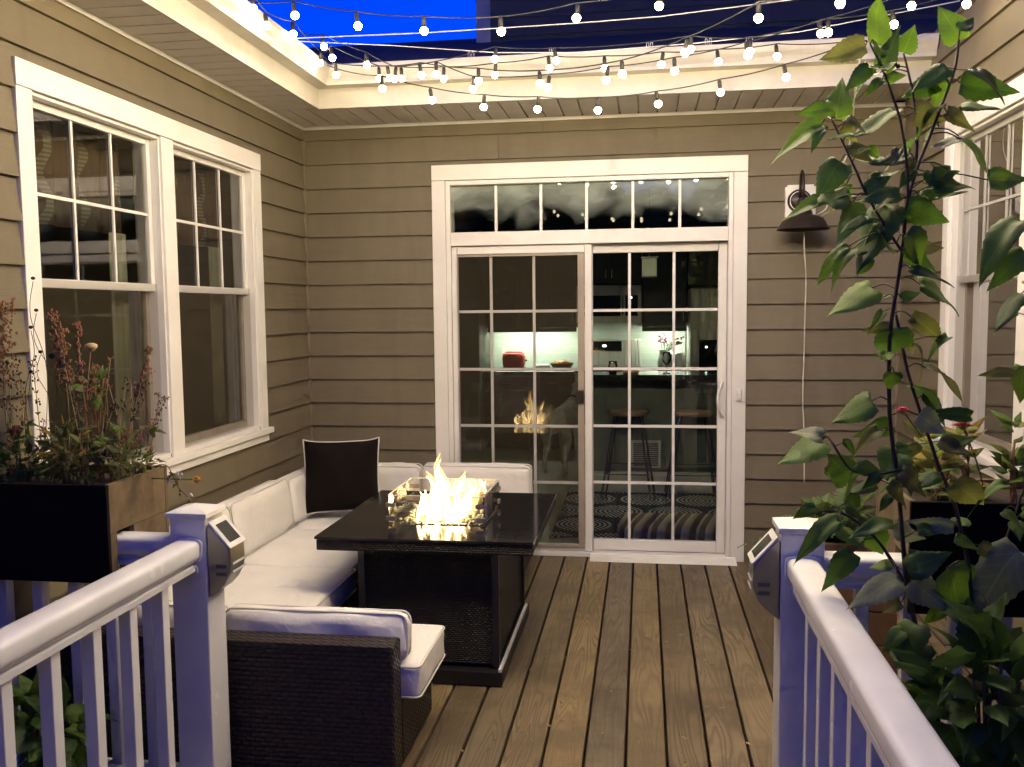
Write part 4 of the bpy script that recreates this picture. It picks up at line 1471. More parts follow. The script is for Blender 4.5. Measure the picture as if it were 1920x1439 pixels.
for k in range(16):
    tongue(rf.uniform(1.21, 1.46), rf.uniform(-1.86, -1.57), rf.uniform(.07, .15), rf.uniform(.014, .024), rf.uniform(-.02, .03), rf.uniform(.004, .02), rf.uniform(0, 6))
fm_ = fl_in.build('flame', 'flame', ft, smooth=True)
fo_.build('flame_fringe', 'flame_fringe', fm_, smooth=True)

# ------------------------------------------------------------------ railings
RP = [(-.030, .800), (.030, .800), (.030, .815), (.024, .820), (.024, .832), (.038, .836)]
RP += [(.0465 * math.copysign(abs(math.cos(a)) ** .75, math.cos(a)), .868 + .034 * math.copysign(abs(math.sin(a)) ** .40, math.sin(a))) for a in [(-.70 + k * (PI + 1.40) / 22) for k in range(23)]]
RP += [(-.038, .836), (-.024, .832), (-.024, .820), (-.030, .815)]
PW = .0625


def post(parent, cx, cy):
    p_ = box('post', 'rail_vinyl', parent, cx - PW, cx + PW, cy - PW, cy + PW, .001, .972, bevel=.004)
    c_ = MB()
    e = PW + .009
    c_.add([(cx - e, cy - e, .973), (cx + e, cy - e, .973), (cx + e, cy + e, .973), (cx - e, cy + e, .973), (cx - e, cy - e, .990), (cx + e, cy - e, .990), (cx + e, cy + e, .990), (cx - e, cy + e, .990), (cx, cy, 1.010)],
           [(0, 3, 2, 1), (0, 1, 5, 4), (1, 2, 6, 5), (2, 3, 7, 6), (3, 0, 4, 7), (4, 5, 8), (5, 6, 8), (6, 7, 8), (7, 4, 8)])
    c_.build('post_cap', 'rail_vinyl', p_, bevel=.002)


bal_me = MB().box(-.019, .019, -.019, .019, .090, .800).mesh('baluster', 'rail_vinyl')


def railing(label, axis, fixed, a, b, first, step, posts):
    """level railing along an axis from a (at the post) to b"""
    lo, hi = min(a, b), max(a, b)
    r_ = thing('railing', label, 'railing', (fixed, a, 0) if axis == 'y' else (a, fixed, 0))
    fn = (lambda p, q, s: (fixed + p, s, q)) if axis == 'y' else (lambda p, q, s: (s, fixed + p, q))
    MB().prism(RP, fn, lo, hi).build('top_rail', 'rail_vinyl', r_, smooth='angle')
    BP = [(-.028, .050), (.028, .050), (.028, .088), (-.028, .088)]
    MB().prism(BP, fn, lo, hi).build('bottom_rail', 'rail_vinyl', r_, bevel=.004)
    k = first
    while lo + .03 < k < hi - .03:
        link('baluster', bal_me, r_, Matrix.Translation((fixed, k, 0) if axis == 'y' else (k, fixed, 0)), bevel=.003)
        k += step
    # collar where the rail meets the post
    cp = [(p * 1.16, .852 + (q - .852) * 1.13) for p, q in RP]
    sgn = 1 if b > a else -1
    MB().prism(cp, fn, a, a + sgn * .012).build('rail_collar', 'rail_vinyl', r_, smooth='angle')
    for q in posts:
        post(r_, *q)
    return r_


PLX, PRX, PY = .797, 2.750, -3.1075
railing('white walkway railing with post on the left, beside the sofa back', 'y', PLX, PY - PW - .0005, -7.0, -3.352, -.175, [(PLX, PY)])
railing('white walkway railing with post on the right, in front of the leafy plant', 'y', PRX, PY - PW - .0005, -7.0, -3.352, -.175, [(PRX, PY)])
railing('short white guard railing behind the left black planter', 'x', PY, PLX - PW - .0005, .03, PLX - PW - .12, -.135, [])
railing('short white guard railing behind the right black planter', 'x', PY, PRX + PW + .0005, XR - .03, PRX + PW + .12, .135, [])


# solar post lights
def solar(side, px, label):
    s_ = thing('solar_light', label, 'light', (px, PY, .72))
    prof = [(0.0, .945), (.008, .952), (.078, .872), (.080, .812), (.074, .785), (.056, .752), (.030, .725), (.0, .705)]
    y0, y1 = PY - .055, PY + .055
    fn = lambda p, q, s: (px + side * (p + .0006), s, q)
    MB().prism(prof, fn, y0, y1).build('housing', 'solar_housing', s_, bevel=.004)
    # tilted frame and cell on the slope
    a, b = Vector((.008, .952)), Vector((.078, .872))
    d = (b - a).normalized(); nn = Vector((-d.y, d.x))
    if nn.x < 0: nn = -nn
    def slab(name, mat, t0, t1, e, h0, h1):
        q = [a + d * t0 + nn * h0, a + d * t1 + nn * h0, a + d * t1 + nn * h1, a + d * t0 + nn * h1]
        return MB().prism([(v_.x, v_.y) for v_ in q], fn, y0 + e, y1 - e).build(name, mat, s_, bevel=.0012)
    L_ = (b - a).length
    slab('panel_frame', 'solar_frame', -.004, L_ + .002, -.003, .0005, .007)
    slab('solar_cell', 'solar_cell', .014, L_ - .016, .017, .0072, .0085)
    for k in range(2):
        zc = .812 - k * .026
        box('slot', 'slot_dark', s_, px + side * .030, px + side * .066, y0 - .0012, y0 - .0002, zc - .006, zc + .006)
        box('ridge', 'solar_frame', s_, px + side * .0815, px + side * .084, y0 + .012, y1 - .012, zc + .002, zc + .009)


solar(1, PLX + PW, 'grey solar light on the right side of the left post')
solar(-1, PRX - PW, 'grey solar light on the left side of the right post')


# ------------------------------------------------------------------ saddle planters
def planter(x0, x1, end, label):
    p_ = thing('planter_box', label, 'planter', ((x0 + x1) / 2, -3.02, .755))
    y0, y1, z0, z1 = -3.21, -2.83, .755, 1.085
    box('front_panel', 'planter_black', p_, x0, x1, y0, y0 + .016, z0, z1, bevel=.003)
    box('back_panel', 'tan_box', p_, x0, x1, y1 - .016, y1, z0, z1)
    for xe in (x0, x1):
        s_ = 1 if xe == x0 else -1
        for k in range(2):
            zm = z0 + (z1 - z0) * k / 2
            a, b = sorted((xe + s_ * .001, xe + s_ * .017))
            # saddle notch over the rail in the lower board
            if k == 0:
                box('end_board', 'tan_box', p_, a, b, y0 + .017, PY - .050, zm, zm + .163)
                box('end_board', 'tan_box', p_, a, b, PY + .050, y1 - .017, zm, zm + .163)
            else:
                box('end_board', 'tan_box', p_, a, b, y0 + .017, y1 - .017, zm + .0, zm + .163)
    box('soil', 'soil', p_, x0 + .018, x1 - .018, y0 + .017, y1 - .017, .95, 1.055)
    return p_


planter(-.0 + .03, .54, 1, 'black planter box straddling the left railing, full of dried flowers')
planter(3.04, XR - .03, 0, 'black planter box straddling the right railing, full of yellow-green plants')

# ------------------------------------------------------------------ barn lamp on the back wall
wl_ = thing('wall_lamp', 'dark gooseneck barn lamp on a white mounting block', 'lamp', (3.24, 0, 2.29))
LX = 3.235
bm_ = MB().add([(3.152 + a, -q, 2.192 + b) for q in (.018, .046) for a, b in ((.012, 0), (.170, 0), (.170, .012), (.182, .012), (.182, .197), (.170, .197), (.170, .209), (.012, .209), (.012, .197), (0, .197), (0, .012), (.012, .012))],
               [tuple(range(11, -1, -1)), tuple(range(12, 24))] + [(i, (i + 1) % 12, 12 + (i + 1) % 12, 12 + i) for i in range(12)]).build('mounting_block', 'trim_white', wl_, bevel=.002)
MB().lathe([(.072, .047), (.072, .058), (.060, .064), (.052, .074), (.001, .078)], (LX, 0, 2.300), 24, 'y').build('back_plate', 'dark_bronze', wl_, smooth=True)
MB().lathe([(.060, .0641), (.056, .0690)], (LX, 0, 2.300), 24, 'y').build('plate_ring', 'trim_white', wl_)
neck = [(LX, -.074, 2.31), (LX, -.080, 2.37), (LX, -.090, 2.425), (LX, -.112, 2.462), (LX, -.145, 2.470), (LX, -.176, 2.452), (LX, -.195, 2.41), (LX, -.200, 2.36), (LX, -.200, 2.30)]
MB().tube(neck, .0085, 8).build('gooseneck', 'dark_bronze', wl_, smooth=True)
MB().lathe([(.012, 2.305), (.030, 2.30), (.042, 2.28), (.045, 2.235), (.052, 2.215), (.055, 2.200), (.085, 2.193), (.118, 2.175), (.150, 2.118), (.156, 2.112), (.150, 2.113), (.116, 2.170), (.080, 2.186), (.001, 2.190)], (LX, -.200, 0), 32).build('shade', 'dark_bronze', wl_, smooth=True)
MB().lathe([(.001, 2.19), (.030, 2.188), (.034, 2.16), (.030, 2.135), (.001, 2.125)], (LX, -.2, 0), 14).build('unlit_bulb', 'porcelain', wl_, smooth=True)
cpts = [at_y(1508, 436, -.20), at_y(1508, 470, -.19), at_y(1511, 520, -.12), at_y(1509, 600, -.06), at_y(1507, 680, -.05), at_y(1505, 740, -.06), at_y(1507, 800, -.08), at_y(1508, 905, -.12)]
cpts2 = [at_y(1614, 105, -.72), at_y(1604, 170, -.58), at_y(1598, 235, -.30), at_y(1588, 290, -.22), at_y(1568, 330, -.20), at_y(1556, 368, -.19), at_y(1548, 392, -.19), at_y(1530, 404, -.16)]
def smooth_path(pts, n=6):
    out = []
    P_ = [Vector(p) for p in pts]
    for i in range(len(P_) - 1):
        p0, p1, p2, p3 = P_[max(i - 1, 0)], P_[i], P_[i + 1], P_[min(i + 2, len(P_) - 1)]
        for k in range(n):
            s = k / n
            out.append(0.5 * ((2 * p1) + (p2 - p0) * s + (2 * p0 - 5 * p1 + 4 * p2 - p3) * s * s + (3 * p1 - p0 - 3 * p2 + p3) * s ** 3))
    out.append(P_[-1])
    return out
tag(MB().tube(smooth_path(cpts), .0042, 6).build('hanging_cord', 'cord_white', smooth=True), 'white cord hanging straight down from the barn lamp', 'cord')
tag(MB().tube(smooth_path(cpts2), .0042, 6).build('power_cord', 'cord_white', smooth=True), 'white cord looping from the gutter lights to the barn lamp', 'cord')

# ------------------------------------------------------------------ string lights
sock_me = MB().lathe([(.0045, .060), (.0085, .056), (.0105, .050), (.0105, .022), (.0085, .018), (.001, .018)], (0, 0, 0), 10).mesh('socket', 'socket_black', True)
GPROF = [(.0075, .018), (.0120, .012), (.0185, .002), (.0180, -.008), (.0110, -.0185), (.0001, -.0215)]
globe_me = MB().lathe(GPROF, (0, 0, 0), 8).mesh('bulb', 'bulb_glow', True)
globe_over = MB().lathe(GPROF, (0, 0, 0), 7).mesh('bulb', 'bulb_overhead', True)
globe_dim = MB().lathe(GPROF, (0, 0, 0), 7).mesh('bulb', 'bulb_dim', True)
NB = [0]


def strand(label, bulbs, ends=(), me=None):
    """a wire with a socket and a glowing globe at each bulb centre"""
    s_ = thing('string_lights', label, 'string lights', bulbs[0] + Vector((0, 0, .06)), 'string lights over the deck')
    path = []
    tops = [b + Vector((0, 0, .0615)) for b in bulbs]
    pts = ([Vector(ends[0])] if ends and ends[0] is not None else []) + tops + ([Vector(ends[1])] if ends and ends[1] is not None else [])
    for i in range(len(pts) - 1):
        a, b = pts[i], pts[i + 1]
        L_ = (b - a).length
        for k in range(6):
            q = k / 6
            path.append(a.lerp(b, q) - Vector((0, 0, 4 * q * (1 - q) * L_ * .022)))
    path.append(pts[-1])
    MB().tube(path, .0032, 5).build('wire', 'wire_dark', s_, smooth=True)
    for b in bulbs:
        rz = Matrix.Rotation(random.uniform(-.18, .18), 4, 'X') @ Matrix.Rotation(random.uniform(-.18, .18), 4, 'Y')
        so = link('socket', sock_me, s_, Matrix.Translation(b) @ rz)
        link('bulb', me or globe_me, s_, Matrix.Translation(b) @ rz)
        NB[0] += 1


def line(pxs, f):
    return [at_y(px_, py_, f(i / max(1, len(pxs) - 1))) for i, (px_, py_) in enumerate(pxs)]


strand('lowest string of bulbs sagging in front of the back fascia', line([(717, 165), (810, 187), (907, 200), (1008, 204), (1121, 206), (1234, 194), (1351, 172), (1474, 144), (1606, 100)], lambda s: -1.15),
       (at_y(612, 122, -.70), at_y(1700, 62, -.72)))
strand('string of bulbs running along the face of the back gutter', line([(630, 140), (730, 145), (832, 147), (928, 140), (1030, 127), (1134, 127), (1240, 120), (1347, 115), (1457, 105), (1573, 103)], lambda s: -.90),
       (at_y(612, 118, -.68), at_y(1745, 60, -.70)))
strand('string of bulbs crossing from the gutter corner to the top of the right wall', line([(607, 87), (688, 120), (740, 147), (818, 138), (887, 166), (1027, 163), (1137, 149), (1265, 132), (1402, 103), (1539, 62), (1676, 45), (1812, 7)], lambda s: -1.0 - .45 * s),
       (at_y(560, 62, -.95), None))
strand('string of bulbs rising steeply to the right out of view', line([(623, 108), (712, 146), (790, 140), (897, 151), (1013, 156), (1167, 138), (1285, 98), (1422, 33), (1575, 5)], lambda s: -1.05 - 1.2 * s * s), (at_y(600, 100, -.75), None))
strand('short string of bulbs above the gutter clips', line([(753, 147), (928, 110), (1043, 113), (1295, 91), (1406, 96), (1553, 60), (1709, 10)], lambda s: -.95 - .6 * s), None)
strand('string of larger bulbs against the blue sky, nearest overhead', line([(553, 28), (671, 48), (795, 57), (940, 58), (1081, 33), (1236, 10)], lambda s: -1.75 - .12 * s) + [at_y(1400, -28, -1.92), at_y(1580, -75, -1.98)],
       (at_x(478, 5, .44), (3.80, -2.05, 3.16)))
strand('string of bulbs hugging the left gutter', [at_x(475, 15, .47), at_x(500, 47, .46), at_x(550, 63, .46), at_x(600, 117, .46)], (at_x(440, -20, .46), at_x(612, 112, .47)))
tag(MB().tube([at_x(495, 75, .43)] + [at_y(px_, py_, -1.3) for px_, py_ in ((795, 62), (1080, 44), (1240, 31), (1500, -2))], .0028, 6).build('support_cable', 'cable_white', smooth=True), 'straight white support cable crossing the blue sky', 'cable')
tag(MB().tube([at_x(495, 75, .43)] + [at_y(px_, py_, -.9 - .25 * k / 5) for k, (px_, py_) in enumerate(((740, 86), (930, 99), (1080, 99), (1300, 82), (1500, 60), (1800, 2)))], .0028, 6).build('support_cable', 'cable_white', smooth=True), 'white support cable sagging along the top of the back gutter', 'cable')
# unseen strings: three added extra bright to light the deck, two dimmed over walkway
OVER = ((-2.55, .20, 9, 'over the front of the fire table', 1), (-2.80, .22, 9, 'over the front sofa seats', 1), (-3.02, .24, 9, 'just inside the two white posts', 1),
        (-5.10, .36, 7, 'over the walkway, next to farthest from the door', 0), (-5.60, .36, 7, 'over the walkway, farthest from the door', 0))
for k, (yy, sag, n_, where, br_) in enumerate(OVER):
    bl_ = []
    for i in range(n_):
        s_ = .22 + .62 * i / (n_ - 1)
        bl_.append(Vector((.45 + 3.40 * s_, yy + .07 * math.sin(i * 1.7), 3.10 - sag * 4 * s_ * (1 - s_) + random.uniform(-.02, .02))))
    strand('unseen string of bulbs above the picture, ' + where, bl_, ((.44, yy, 3.12), (3.85, yy, 3.14)), globe_over if br_ else globe_dim)

# plastic gutter clips
for i, (px_, py_) in enumerate(((883, 105), (1036, 97), (1218, 87), (1328, 80), (1405, 79))):
    p_ = at_y(px_, py_, -.655)
    c_ = MB()
    for s_ in (-1, 1):
        c_.tube([p_ + Vector((s_ * (.011 + .007 * math.cos(a)), 0, .004 + .019 * math.sin(a))) for a in [k * PI / 6 for k in range(13)]], .0016, 5)
    c_.tube([p_ + Vector((0, 0, -.015)), p_ + Vector((0, .004, -.05))], .002, 5)
    tag(c_.build('gutter_clip', 'cable_white', smooth=True), ['clear looped clip on the back gutter, %s' % w_ for w_ in ('farthest left', 'second from the left', 'middle of the five', 'second from the right', 'farthest right')][i], 'clip', 'clips on the back gutter')

# ------------------------------------------------------------------ plants
def leaf_mesh(name, mat, w=.36, bend=.25, fold=.10, serr=.06, heart=.10, twist=0.0, n=17):
    vs, fs = [], []
    for i in range(n + 1):
        t_ = i / n
        hw = w * .98 * (math.sin(PI * min(1.0, t_ ** .55)) ** .90) * (1 - .28 * t_)
        if i in (0, n): hw = .002
        if 0 < i < n: hw *= 1 + serr * .7 * (1 if i % 2 else -1)
        yb = t_ - (heart * (1 - t_ * 3) if t_ < .33 and i > 0 else 0)
        zc = -bend * t_ * t_ + .02 * math.sin(9 * t_)
        tw = twist * t_
        for s_ in (-1, -.66, -.33, 0, .33, .66, 1):
            xx = s_ * hw
            zz = zc + fold * (s_ * s_ + .06) ** .5 * hw * 1.7 - .28 * s_ ** 4 * hw + .022 * math.sin(10 * t_ + s_ * 2.5) * abs(s_)
            yy = t_ + (yb - t_) * min(1, abs(s_) * 1.4)
            vs.append((xx * math.cos(tw), yy, zz + xx * math.sin(tw)))
    for i in range(n):
        for j in range(6):
            a = i * 7 + j
            fs.append((a, a + 1, a + 8, a + 7))
    return MB().add(vs, fs).mesh(name, mat, True, fix=False)


LV = {}
for mname in ('leaf_green', 'leaf_dark', 'leaf_pale', 'leaf_lime', 'leaf_yellow', 'leaf_olive'):
    LV[mname] = [leaf_mesh('leaf', mname, .36, .22, .12, .07, .10), leaf_mesh('leaf', mname, .34, .38, .20, .06, .12, .5), leaf_mesh('leaf', mname, .38, .10, .06, .07, .14, -.4), leaf_mesh('leaf', mname, .32, .50, .28, .05, .08, .8), leaf_mesh('leaf', mname, .30, .75, .45, .06, .12, -1.1), leaf_mesh('leaf', mname, .36, -.15, .35, .08, .10, .3)]
LV['oval'] = {m_: [leaf_mesh('leaf', m_, .22, b_, .15, .0, .0, n=6) for b_ in (.15, .4)] for m_ in ('leaf_lime', 'leaf_yellow', 'leaf_green', 'leaf_olive', 'leaf_dark')}


def leaf_matrix(base, tip, wid, up=.5, rng=random):
    d = tip - base
    L_ = d.length
    d = d / L_
    tocam = (CAM - base).normalized()
    nrm = Vector((0, 0, 1)) * up + tocam * (1 - up) + Vector((rng.uniform(-.3, .3), rng.uniform(-.3, .3), rng.uniform(-.2, .2)))
    nrm = (nrm - d * nrm.dot(d)).normalized()
    xx = d.cross(nrm)
    m_ = Matrix.Identity(4)
    for i in range(3):
        m_[i][0], m_[i][1], m_[i][2], m_[i][3] = xx[i] * L_ * wid, d[i] * L_, nrm[i] * L_, base[i]
    return m_


PYD = -3.45
tall = thing('tall_leafy_plant', 'tall plant with dark stems and large serrated leaves beside the right railing', 'plant', (3.06, -3.5, -.85))
rg_ = random.Random(5)
STEMS = [
    ([(1800, 1560), (1775, 1439), (1745, 1290), (1705, 1120), (1692, 1010), (1683, 900), (1668, 780), (1668, 640), (1678, 560), (1692, 470), (1700, 390), (1718, 320), (1745, 252), (1765, 200), (1790, 130), (1798, 76)], .0075, .003, -3.45),
    ([(1840, 1480), (1830, 1250), (1818, 1080), (1800, 990), (1788, 940), (1762, 880), (1745, 830), (1721, 760), (1700, 690), (1680, 590)], .006, .004, -3.42),
    ([(1690, 470), (1660, 425), (1625, 365), (1598, 305), (1576, 258), (1560, 225)], .0038, .0024, -3.47),
    ([(1700, 390), (1702, 330), (1690, 235), (1668, 165), (1650, 120), (1632, 84)], .0038, .0024, -3.50),
    ([(1716, 330), (1720, 250), (1712, 180), (1703, 135), (1694, 100)], .004, .0025, -3.42),
    ([(1695, 1090), (1650, 1020), (1600, 975), (1560, 955)], .005, .003, -3.52),
    ([(1745, 1290), (1800, 1200), (1850, 1100), (1890, 1000), (1925, 900)], .0045, .0025, -3.40),
    ([(1925, 900), (1935, 640), (1930, 450)], .004, .0025, -3.40),
    ([(1690, 880), (1640, 890), (1595, 880), (1560, 830)], .004, .003, -3.50),
]
sm_ = MB()
stem_pts = []
for pts, r0, r1, yy in STEMS:
    P_ = smooth_path([at_y(a, b, yy) for a, b in pts], 5)
    k = len(P_)
    sm_.tube(P_, [r0 + (r1 - r0) * i / (k - 1) for i in range(k)], 7)
    stem_pts += P_
# (base px, tip px, width, material, depth, upness)
G, DK, PA = 'leaf_green', 'leaf_dark', 'leaf_pale'
LEAVES = [
    ((1639, 84), (1636, -6), 1.0, G), ((1623, 86), (1538, 118), .8, 'leaf_olive'), ((1655, 131), (1681, 48), .8, G), ((1694, 99), (1716, 48), 1.1, G), ((1798, 76), (1772, 8), 1.15, G), ((1800, 58), (1822, 40), .9, DK),
    ((1658, 145), (1699, 140), .9, G), ((1645, 140), (1573, 182), .75, DK), ((1655, 150), (1620, 168), .8, G), ((1565, 222), (1587, 140), 1.05, G), ((1562, 205), (1503, 200), .7, G), ((1541, 233), (1442, 285), .75, G),
    ((1755, 152), (1690, 183), .9, DK), ((1765, 152), (1752, 204), 1.0, G), ((1800, 156), (1903, 174), .7, DK), ((1772, 204), (1703, 224), .75, DK), ((1775, 210), (1843, 245), .6, 'leaf_olive'), ((1681, 213), (1598, 278), .7, G),
    ((1600, 252), (1545, 254), .7, G), ((1760, 238), (1712, 272), 1.1, G), ((1655, 305), (1597, 280), 1.0, DK), ((1576, 303), (1527, 372), 1.0, DK), ((1552, 384), (1592, 345), 1.25, G), ((1588, 344), (1594, 386), .8, G),
    ((1623, 360), (1668, 328), 1.0, DK), ((1805, 264), (1745, 286), 1.0, 'leaf_pale'), ((1808, 264), (1872, 308), .75, DK), ((1783, 322), (1730, 338), .9, G), ((1745, 350), (1850, 332), .7, DK), ((1853, 338), (1922, 341), 1.0, G),
    ((1725, 373), (1814, 370), .65, G), ((1702, 388), (1793, 418), .7, DK), ((1538, 376), (1468, 402), .7, G), ((1600, 378), (1598, 456), 1.1, DK), ((1662, 388), (1598, 516), .8, DK), ((1597, 468), (1540, 536), .8, DK),
    ((1588, 464), (1511, 522), .55, G), ((1698, 441), (1757, 497), 1.15, G), ((1634, 480), (1592, 520), .9, DK), ((1702, 470), (1758, 508), .7, DK), ((1636, 540), (1550, 588), .95, G), ((1708, 505), (1792, 519), .6, DK),
    ((1725, 534), (1824, 571), .75, DK), ((1673, 616), (1673, 694), 1.3, DK), ((1778, 634), (1724, 670), .75, G), ((1708, 594), (1800, 652), .5, 'leaf_olive'), ((1676, 698), (1668, 738), 1.2, G), ((1735, 690), (1832, 722), .8, 'leaf_olive'),
    ((1708, 728), (1792, 762), .6, DK), ((1915, 415), (1810, 496), .8, DK), ((1922, 475), (1852, 533), .75, DK), ((1915, 552), (1855, 614), .7, DK), ((1922, 688), (1905, 760), .9, G), ((1634, 753), (1553, 792), .95, G),
    ((1671, 796), (1612, 814), .8, G), ((1722, 779), (1770, 815), 1.1, PA), ((1541, 826), (1452, 868), 1.05, G), ((1541, 822), (1480, 796), 1.0, PA), ((1593, 896), (1553, 852), 1.2, G), ((1560, 900), (1600, 865), 1.2, G),
    ((1682, 845), (1726, 832), 1.1, DK), ((1684, 850), (1655, 905), 1.3, DK), ((1690, 882), (1636, 922), 1.2, G), ((1700, 880), (1720, 930), 1.2, DK), ((1640, 905), (1580, 925), .9, DK), ((1790, 903), (1868, 975), .9, 'leaf_olive'),
    ((1676, 986), (1598, 976), .7, DK), ((1577, 978), (1574, 1032), .8, DK), ((1577, 975), (1480, 1022), .55, G), ((1671, 993), (1729, 1013), .9, PA), ((1788, 990), (1698, 978), .5, PA), ((1600, 1036), (1536, 1106), .75, DK),
    ((1684, 1088), (1584, 1130), .8, PA), ((1702, 1070), (1782, 1030), .9, DK), ((1775, 1066), (1800, 1168), 1.1, G), ((1912, 1034), (1794, 1168), .75, PA), ((1708, 1090), (1780, 1142), 1.1, PA), ((1775, 1140), (1722, 1165), .8, G),
    ((1718, 1170), (1674, 1248), 1.2, DK), ((1827, 1275), (1798, 1342), 1.0, 'leaf_olive'), ((1690, 1130), (1640, 1150), .9, 'leaf_olive'), ((1740, 1060), (1700, 1030), .9, G), ((1860, 1060), (1900, 1110), .8, G), ((1850, 1130), (1858, 1180), 1.0, 'leaf_olive'),
    ((1790, 1010), (1850, 1030), .8, G), ((1880, 960), (1925, 985), .9, DK), ((1720, 1290), (1790, 1310), .9, 'leaf_olive'), ((1720, 1310), (1680, 1300), .8, G), ((1820, 780), (1740, 770), .5, DK), ((1735, 800), (1760, 770), .9, G),
    ((1640, 1000), (1660, 1050), .9, G), ((1672, 930), (1640, 955), .9, G), ((1655, 560), (1690, 545), .8, DK), ((1690, 560), (1730, 545), .9, DK), ((1700, 300), (1655, 290), .9, DK), ((1715, 300), (1690, 330), 1.0, 'leaf_olive'),
    ((1690, 410), (1640, 400), .9, DK), ((1650, 440), (1690, 470), 1.0, G), ((1900, 700), (1850, 690), .5, 'leaf_olive'), ((1850, 1200), (1900, 1240), .9, DK), ((1800, 1230), (1770, 1260), .9, DK),
]
for i, (b_, t_, wd, mt) in enumerate(LEAVES):
    near_rail = b_[1] > 955 and min(b_[0], t_[0]) < 1640
    dy = (-.14 if near_rail else 0) + rg_.uniform(-.05, .05)
    base = at_y(b_[0], b_[1], PYD + dy)
    tip = at_y(t_[0], t_[1], PYD + dy + rg_.uniform(-.05, .05))
    link('leaf', rg_.choice(LV[mt]), tall, leaf_matrix(base, tip, wd * 1.12, rg_.uniform(.15, .75), rg_))
    q = min(stem_pts, key=lambda s: (s - base).length + (0.15 if s.z > base.z + .04 else 0))
    if (q - base).length > .006:
        mid = (q + base) / 2 + Vector((0, 0, .012))
        sm_.tube(smooth_path([q, mid, base], 3), .0018, 4)
# smaller filler leaves along the stems
for k in range(90):
    q = rg_.choice(stem_pts)
    if q.z < .55 or q.z > 2.25: continue
    a = rg_.uniform(0, 6.28)
    L_ = rg_.uniform(.045, .10)
    d = Vector((math.cos(a), .5 * math.sin(a), rg_.uniform(-.7, .5))).normalized()
    base = q + d * rg_.uniform(.015, .06) + Vector((0, 0, .01))
    if base.x < 2.84 and base.z < 1.05: continue
    mt = rg_.choice([G, G, DK, DK, 'leaf_olive'])
    link('leaf', rg_.choice(LV[mt]), tall, leaf_matrix(base, base + d * L_ - Vector((0, 0, .02)), rg_.uniform(.7, 1.1), rg_.uniform(.2, .8), rg_))
    sm_.tube([q, base], .0014, 4)
# seed buds at the tips
for (a, b) in ((1545, 965), (1560, 952), (1572, 968), (1555, 978), (1678, 120), (1684, 125)):
    sm_.ball(at_y(a, b, PYD - .05), .006, 6, 4)
sm_.build('stem', 'stem_brown', tall, smooth=True)


def bush(label, name, cat, base, leaves, mats, mode='oval', rng=None, size=(.05, .09), stems=6, stem_mat='stem_brown', stemr=.004):
    b_ = thing(name, label, cat, base)
    rng = rng or random.Random(len(label))
    sm = MB()
    for (p, d, mt) in leaves:
        L_ = rng.uniform(*size)
        me = rng.choice(LV['oval'][mt]) if mode == 'oval' else rng.choice(LV[mt])
        link('leaf', me, b_, leaf_matrix(p, p + d.normalized() * L_, rng.uniform(.9, 1.4), .6, rng))
    for k in range(stems):
        p = leaves[rng.randrange(len(leaves))][0]
        sm.tube(smooth_path([Vector(base) + Vector((rng.uniform(-.02, .02), rng.uniform(-.02, .02), 0)), (Vector(base) + p) / 2 + Vector((rng.uniform(-.02, .02), rng.uniform(-.02, .02), .02)), p], 3), stemr, 5)
    sm.build('stem', stem_mat, b_, smooth=True)
    return b_


# dark leafy shrubs below the railings
rb = random.Random(21)
def blob(c, r, n, mats, rng, up=.25):
    out = []
    for k in range(n):
        v_ = Vector((rng.gauss(0, 1), rng.gauss(0, 1), rng.gauss(0, 1))).normalized()
        p = Vector(c) + Vector((v_.x * r[0], v_.y * r[1], v_.z * r[2])) * rng.uniform(.45, 1.0)
        out.append((p, v_ + Vector((0, -.4, up)) + Vector((rng.uniform(-.5, .5), rng.uniform(-.5, .5), rng.uniform(-.6, .3))), rng.choice(mats)))
    return out


c_ = at_y(1860, 1330, -3.62)
bush('dark leafy shrub low at the right edge below the tall plant', 'leafy_shrub', 'shrub', (c_.x, -3.62, -.85), blob(c_, (.16, .16, .24), 120, ['leaf_dark', 'leaf_dark', 'leaf_green'], rb), None, 'broad', rb, (.07, .13), 14)
c_ = at_y(90, 1370, -3.42)
bush('green leafy shrub seen between the left railing balusters', 'leafy_shrub', 'shrub', (c_.x, -3.42, -.85), blob(c_, (.11, .12, .16), 44, ['leaf_green', 'leaf_dark'], rb), None, 'broad', rb, (.07, .12), 10)

# right planter: upright zinnias and yellow-green leafy plants
gi = 0
rp = random.Random(33)
SPOTS = [(3.14, -3.10, .16, ['leaf_lime', 'leaf_lime', 'leaf_yellow'], 'yellow-green leafy plant at the near left end of the right planter', .035),
         (3.25, -3.00, .22, ['leaf_yellow', 'leaf_lime'], 'plant with golden-yellow leaves in the right planter', 0),
         (3.36, -3.08, .25, ['leaf_lime', 'leaf_lime', 'leaf_green'], 'broad lime-green plant in front of the right window sill', 0),
         (3.50, -2.98, .27, ['leaf_lime', 'leaf_green'], 'lime-green plant at the right edge of the right planter', 0),
         (3.16, -2.93, .18, ['leaf_lime', 'leaf_yellow', 'leaf_green'], 'small mixed green plant at the back of the right planter', 0),
         (3.62, -3.08, .24, ['leaf_green', 'leaf_lime'], 'green plant far right in the right planter', 0)]
for (px_, py_, h_, ms_, lab, fl_) in SPOTS:
    lv = []
    for k in range(34):
        a = rp.uniform(0, 6.28)
        z_ = 1.056 + h_ * rp.uniform(.08, 1.0)
        rad = .055 * (1 - .5 * (z_ - 1.056) / h_)
        lv.append((Vector((px_ + rad * .3 * math.cos(a), py_ + rad * .3 * math.sin(a), z_)), Vector((math.cos(a), math.sin(a), rp.uniform(.2, 1.3))), rp.choice(ms_)))
    bush(lab, 'leafy_plant', 'plant', (px_, py_, 1.056), lv, None, 'oval', rp, (.045, .085), 5, 'dry_brown', .003)


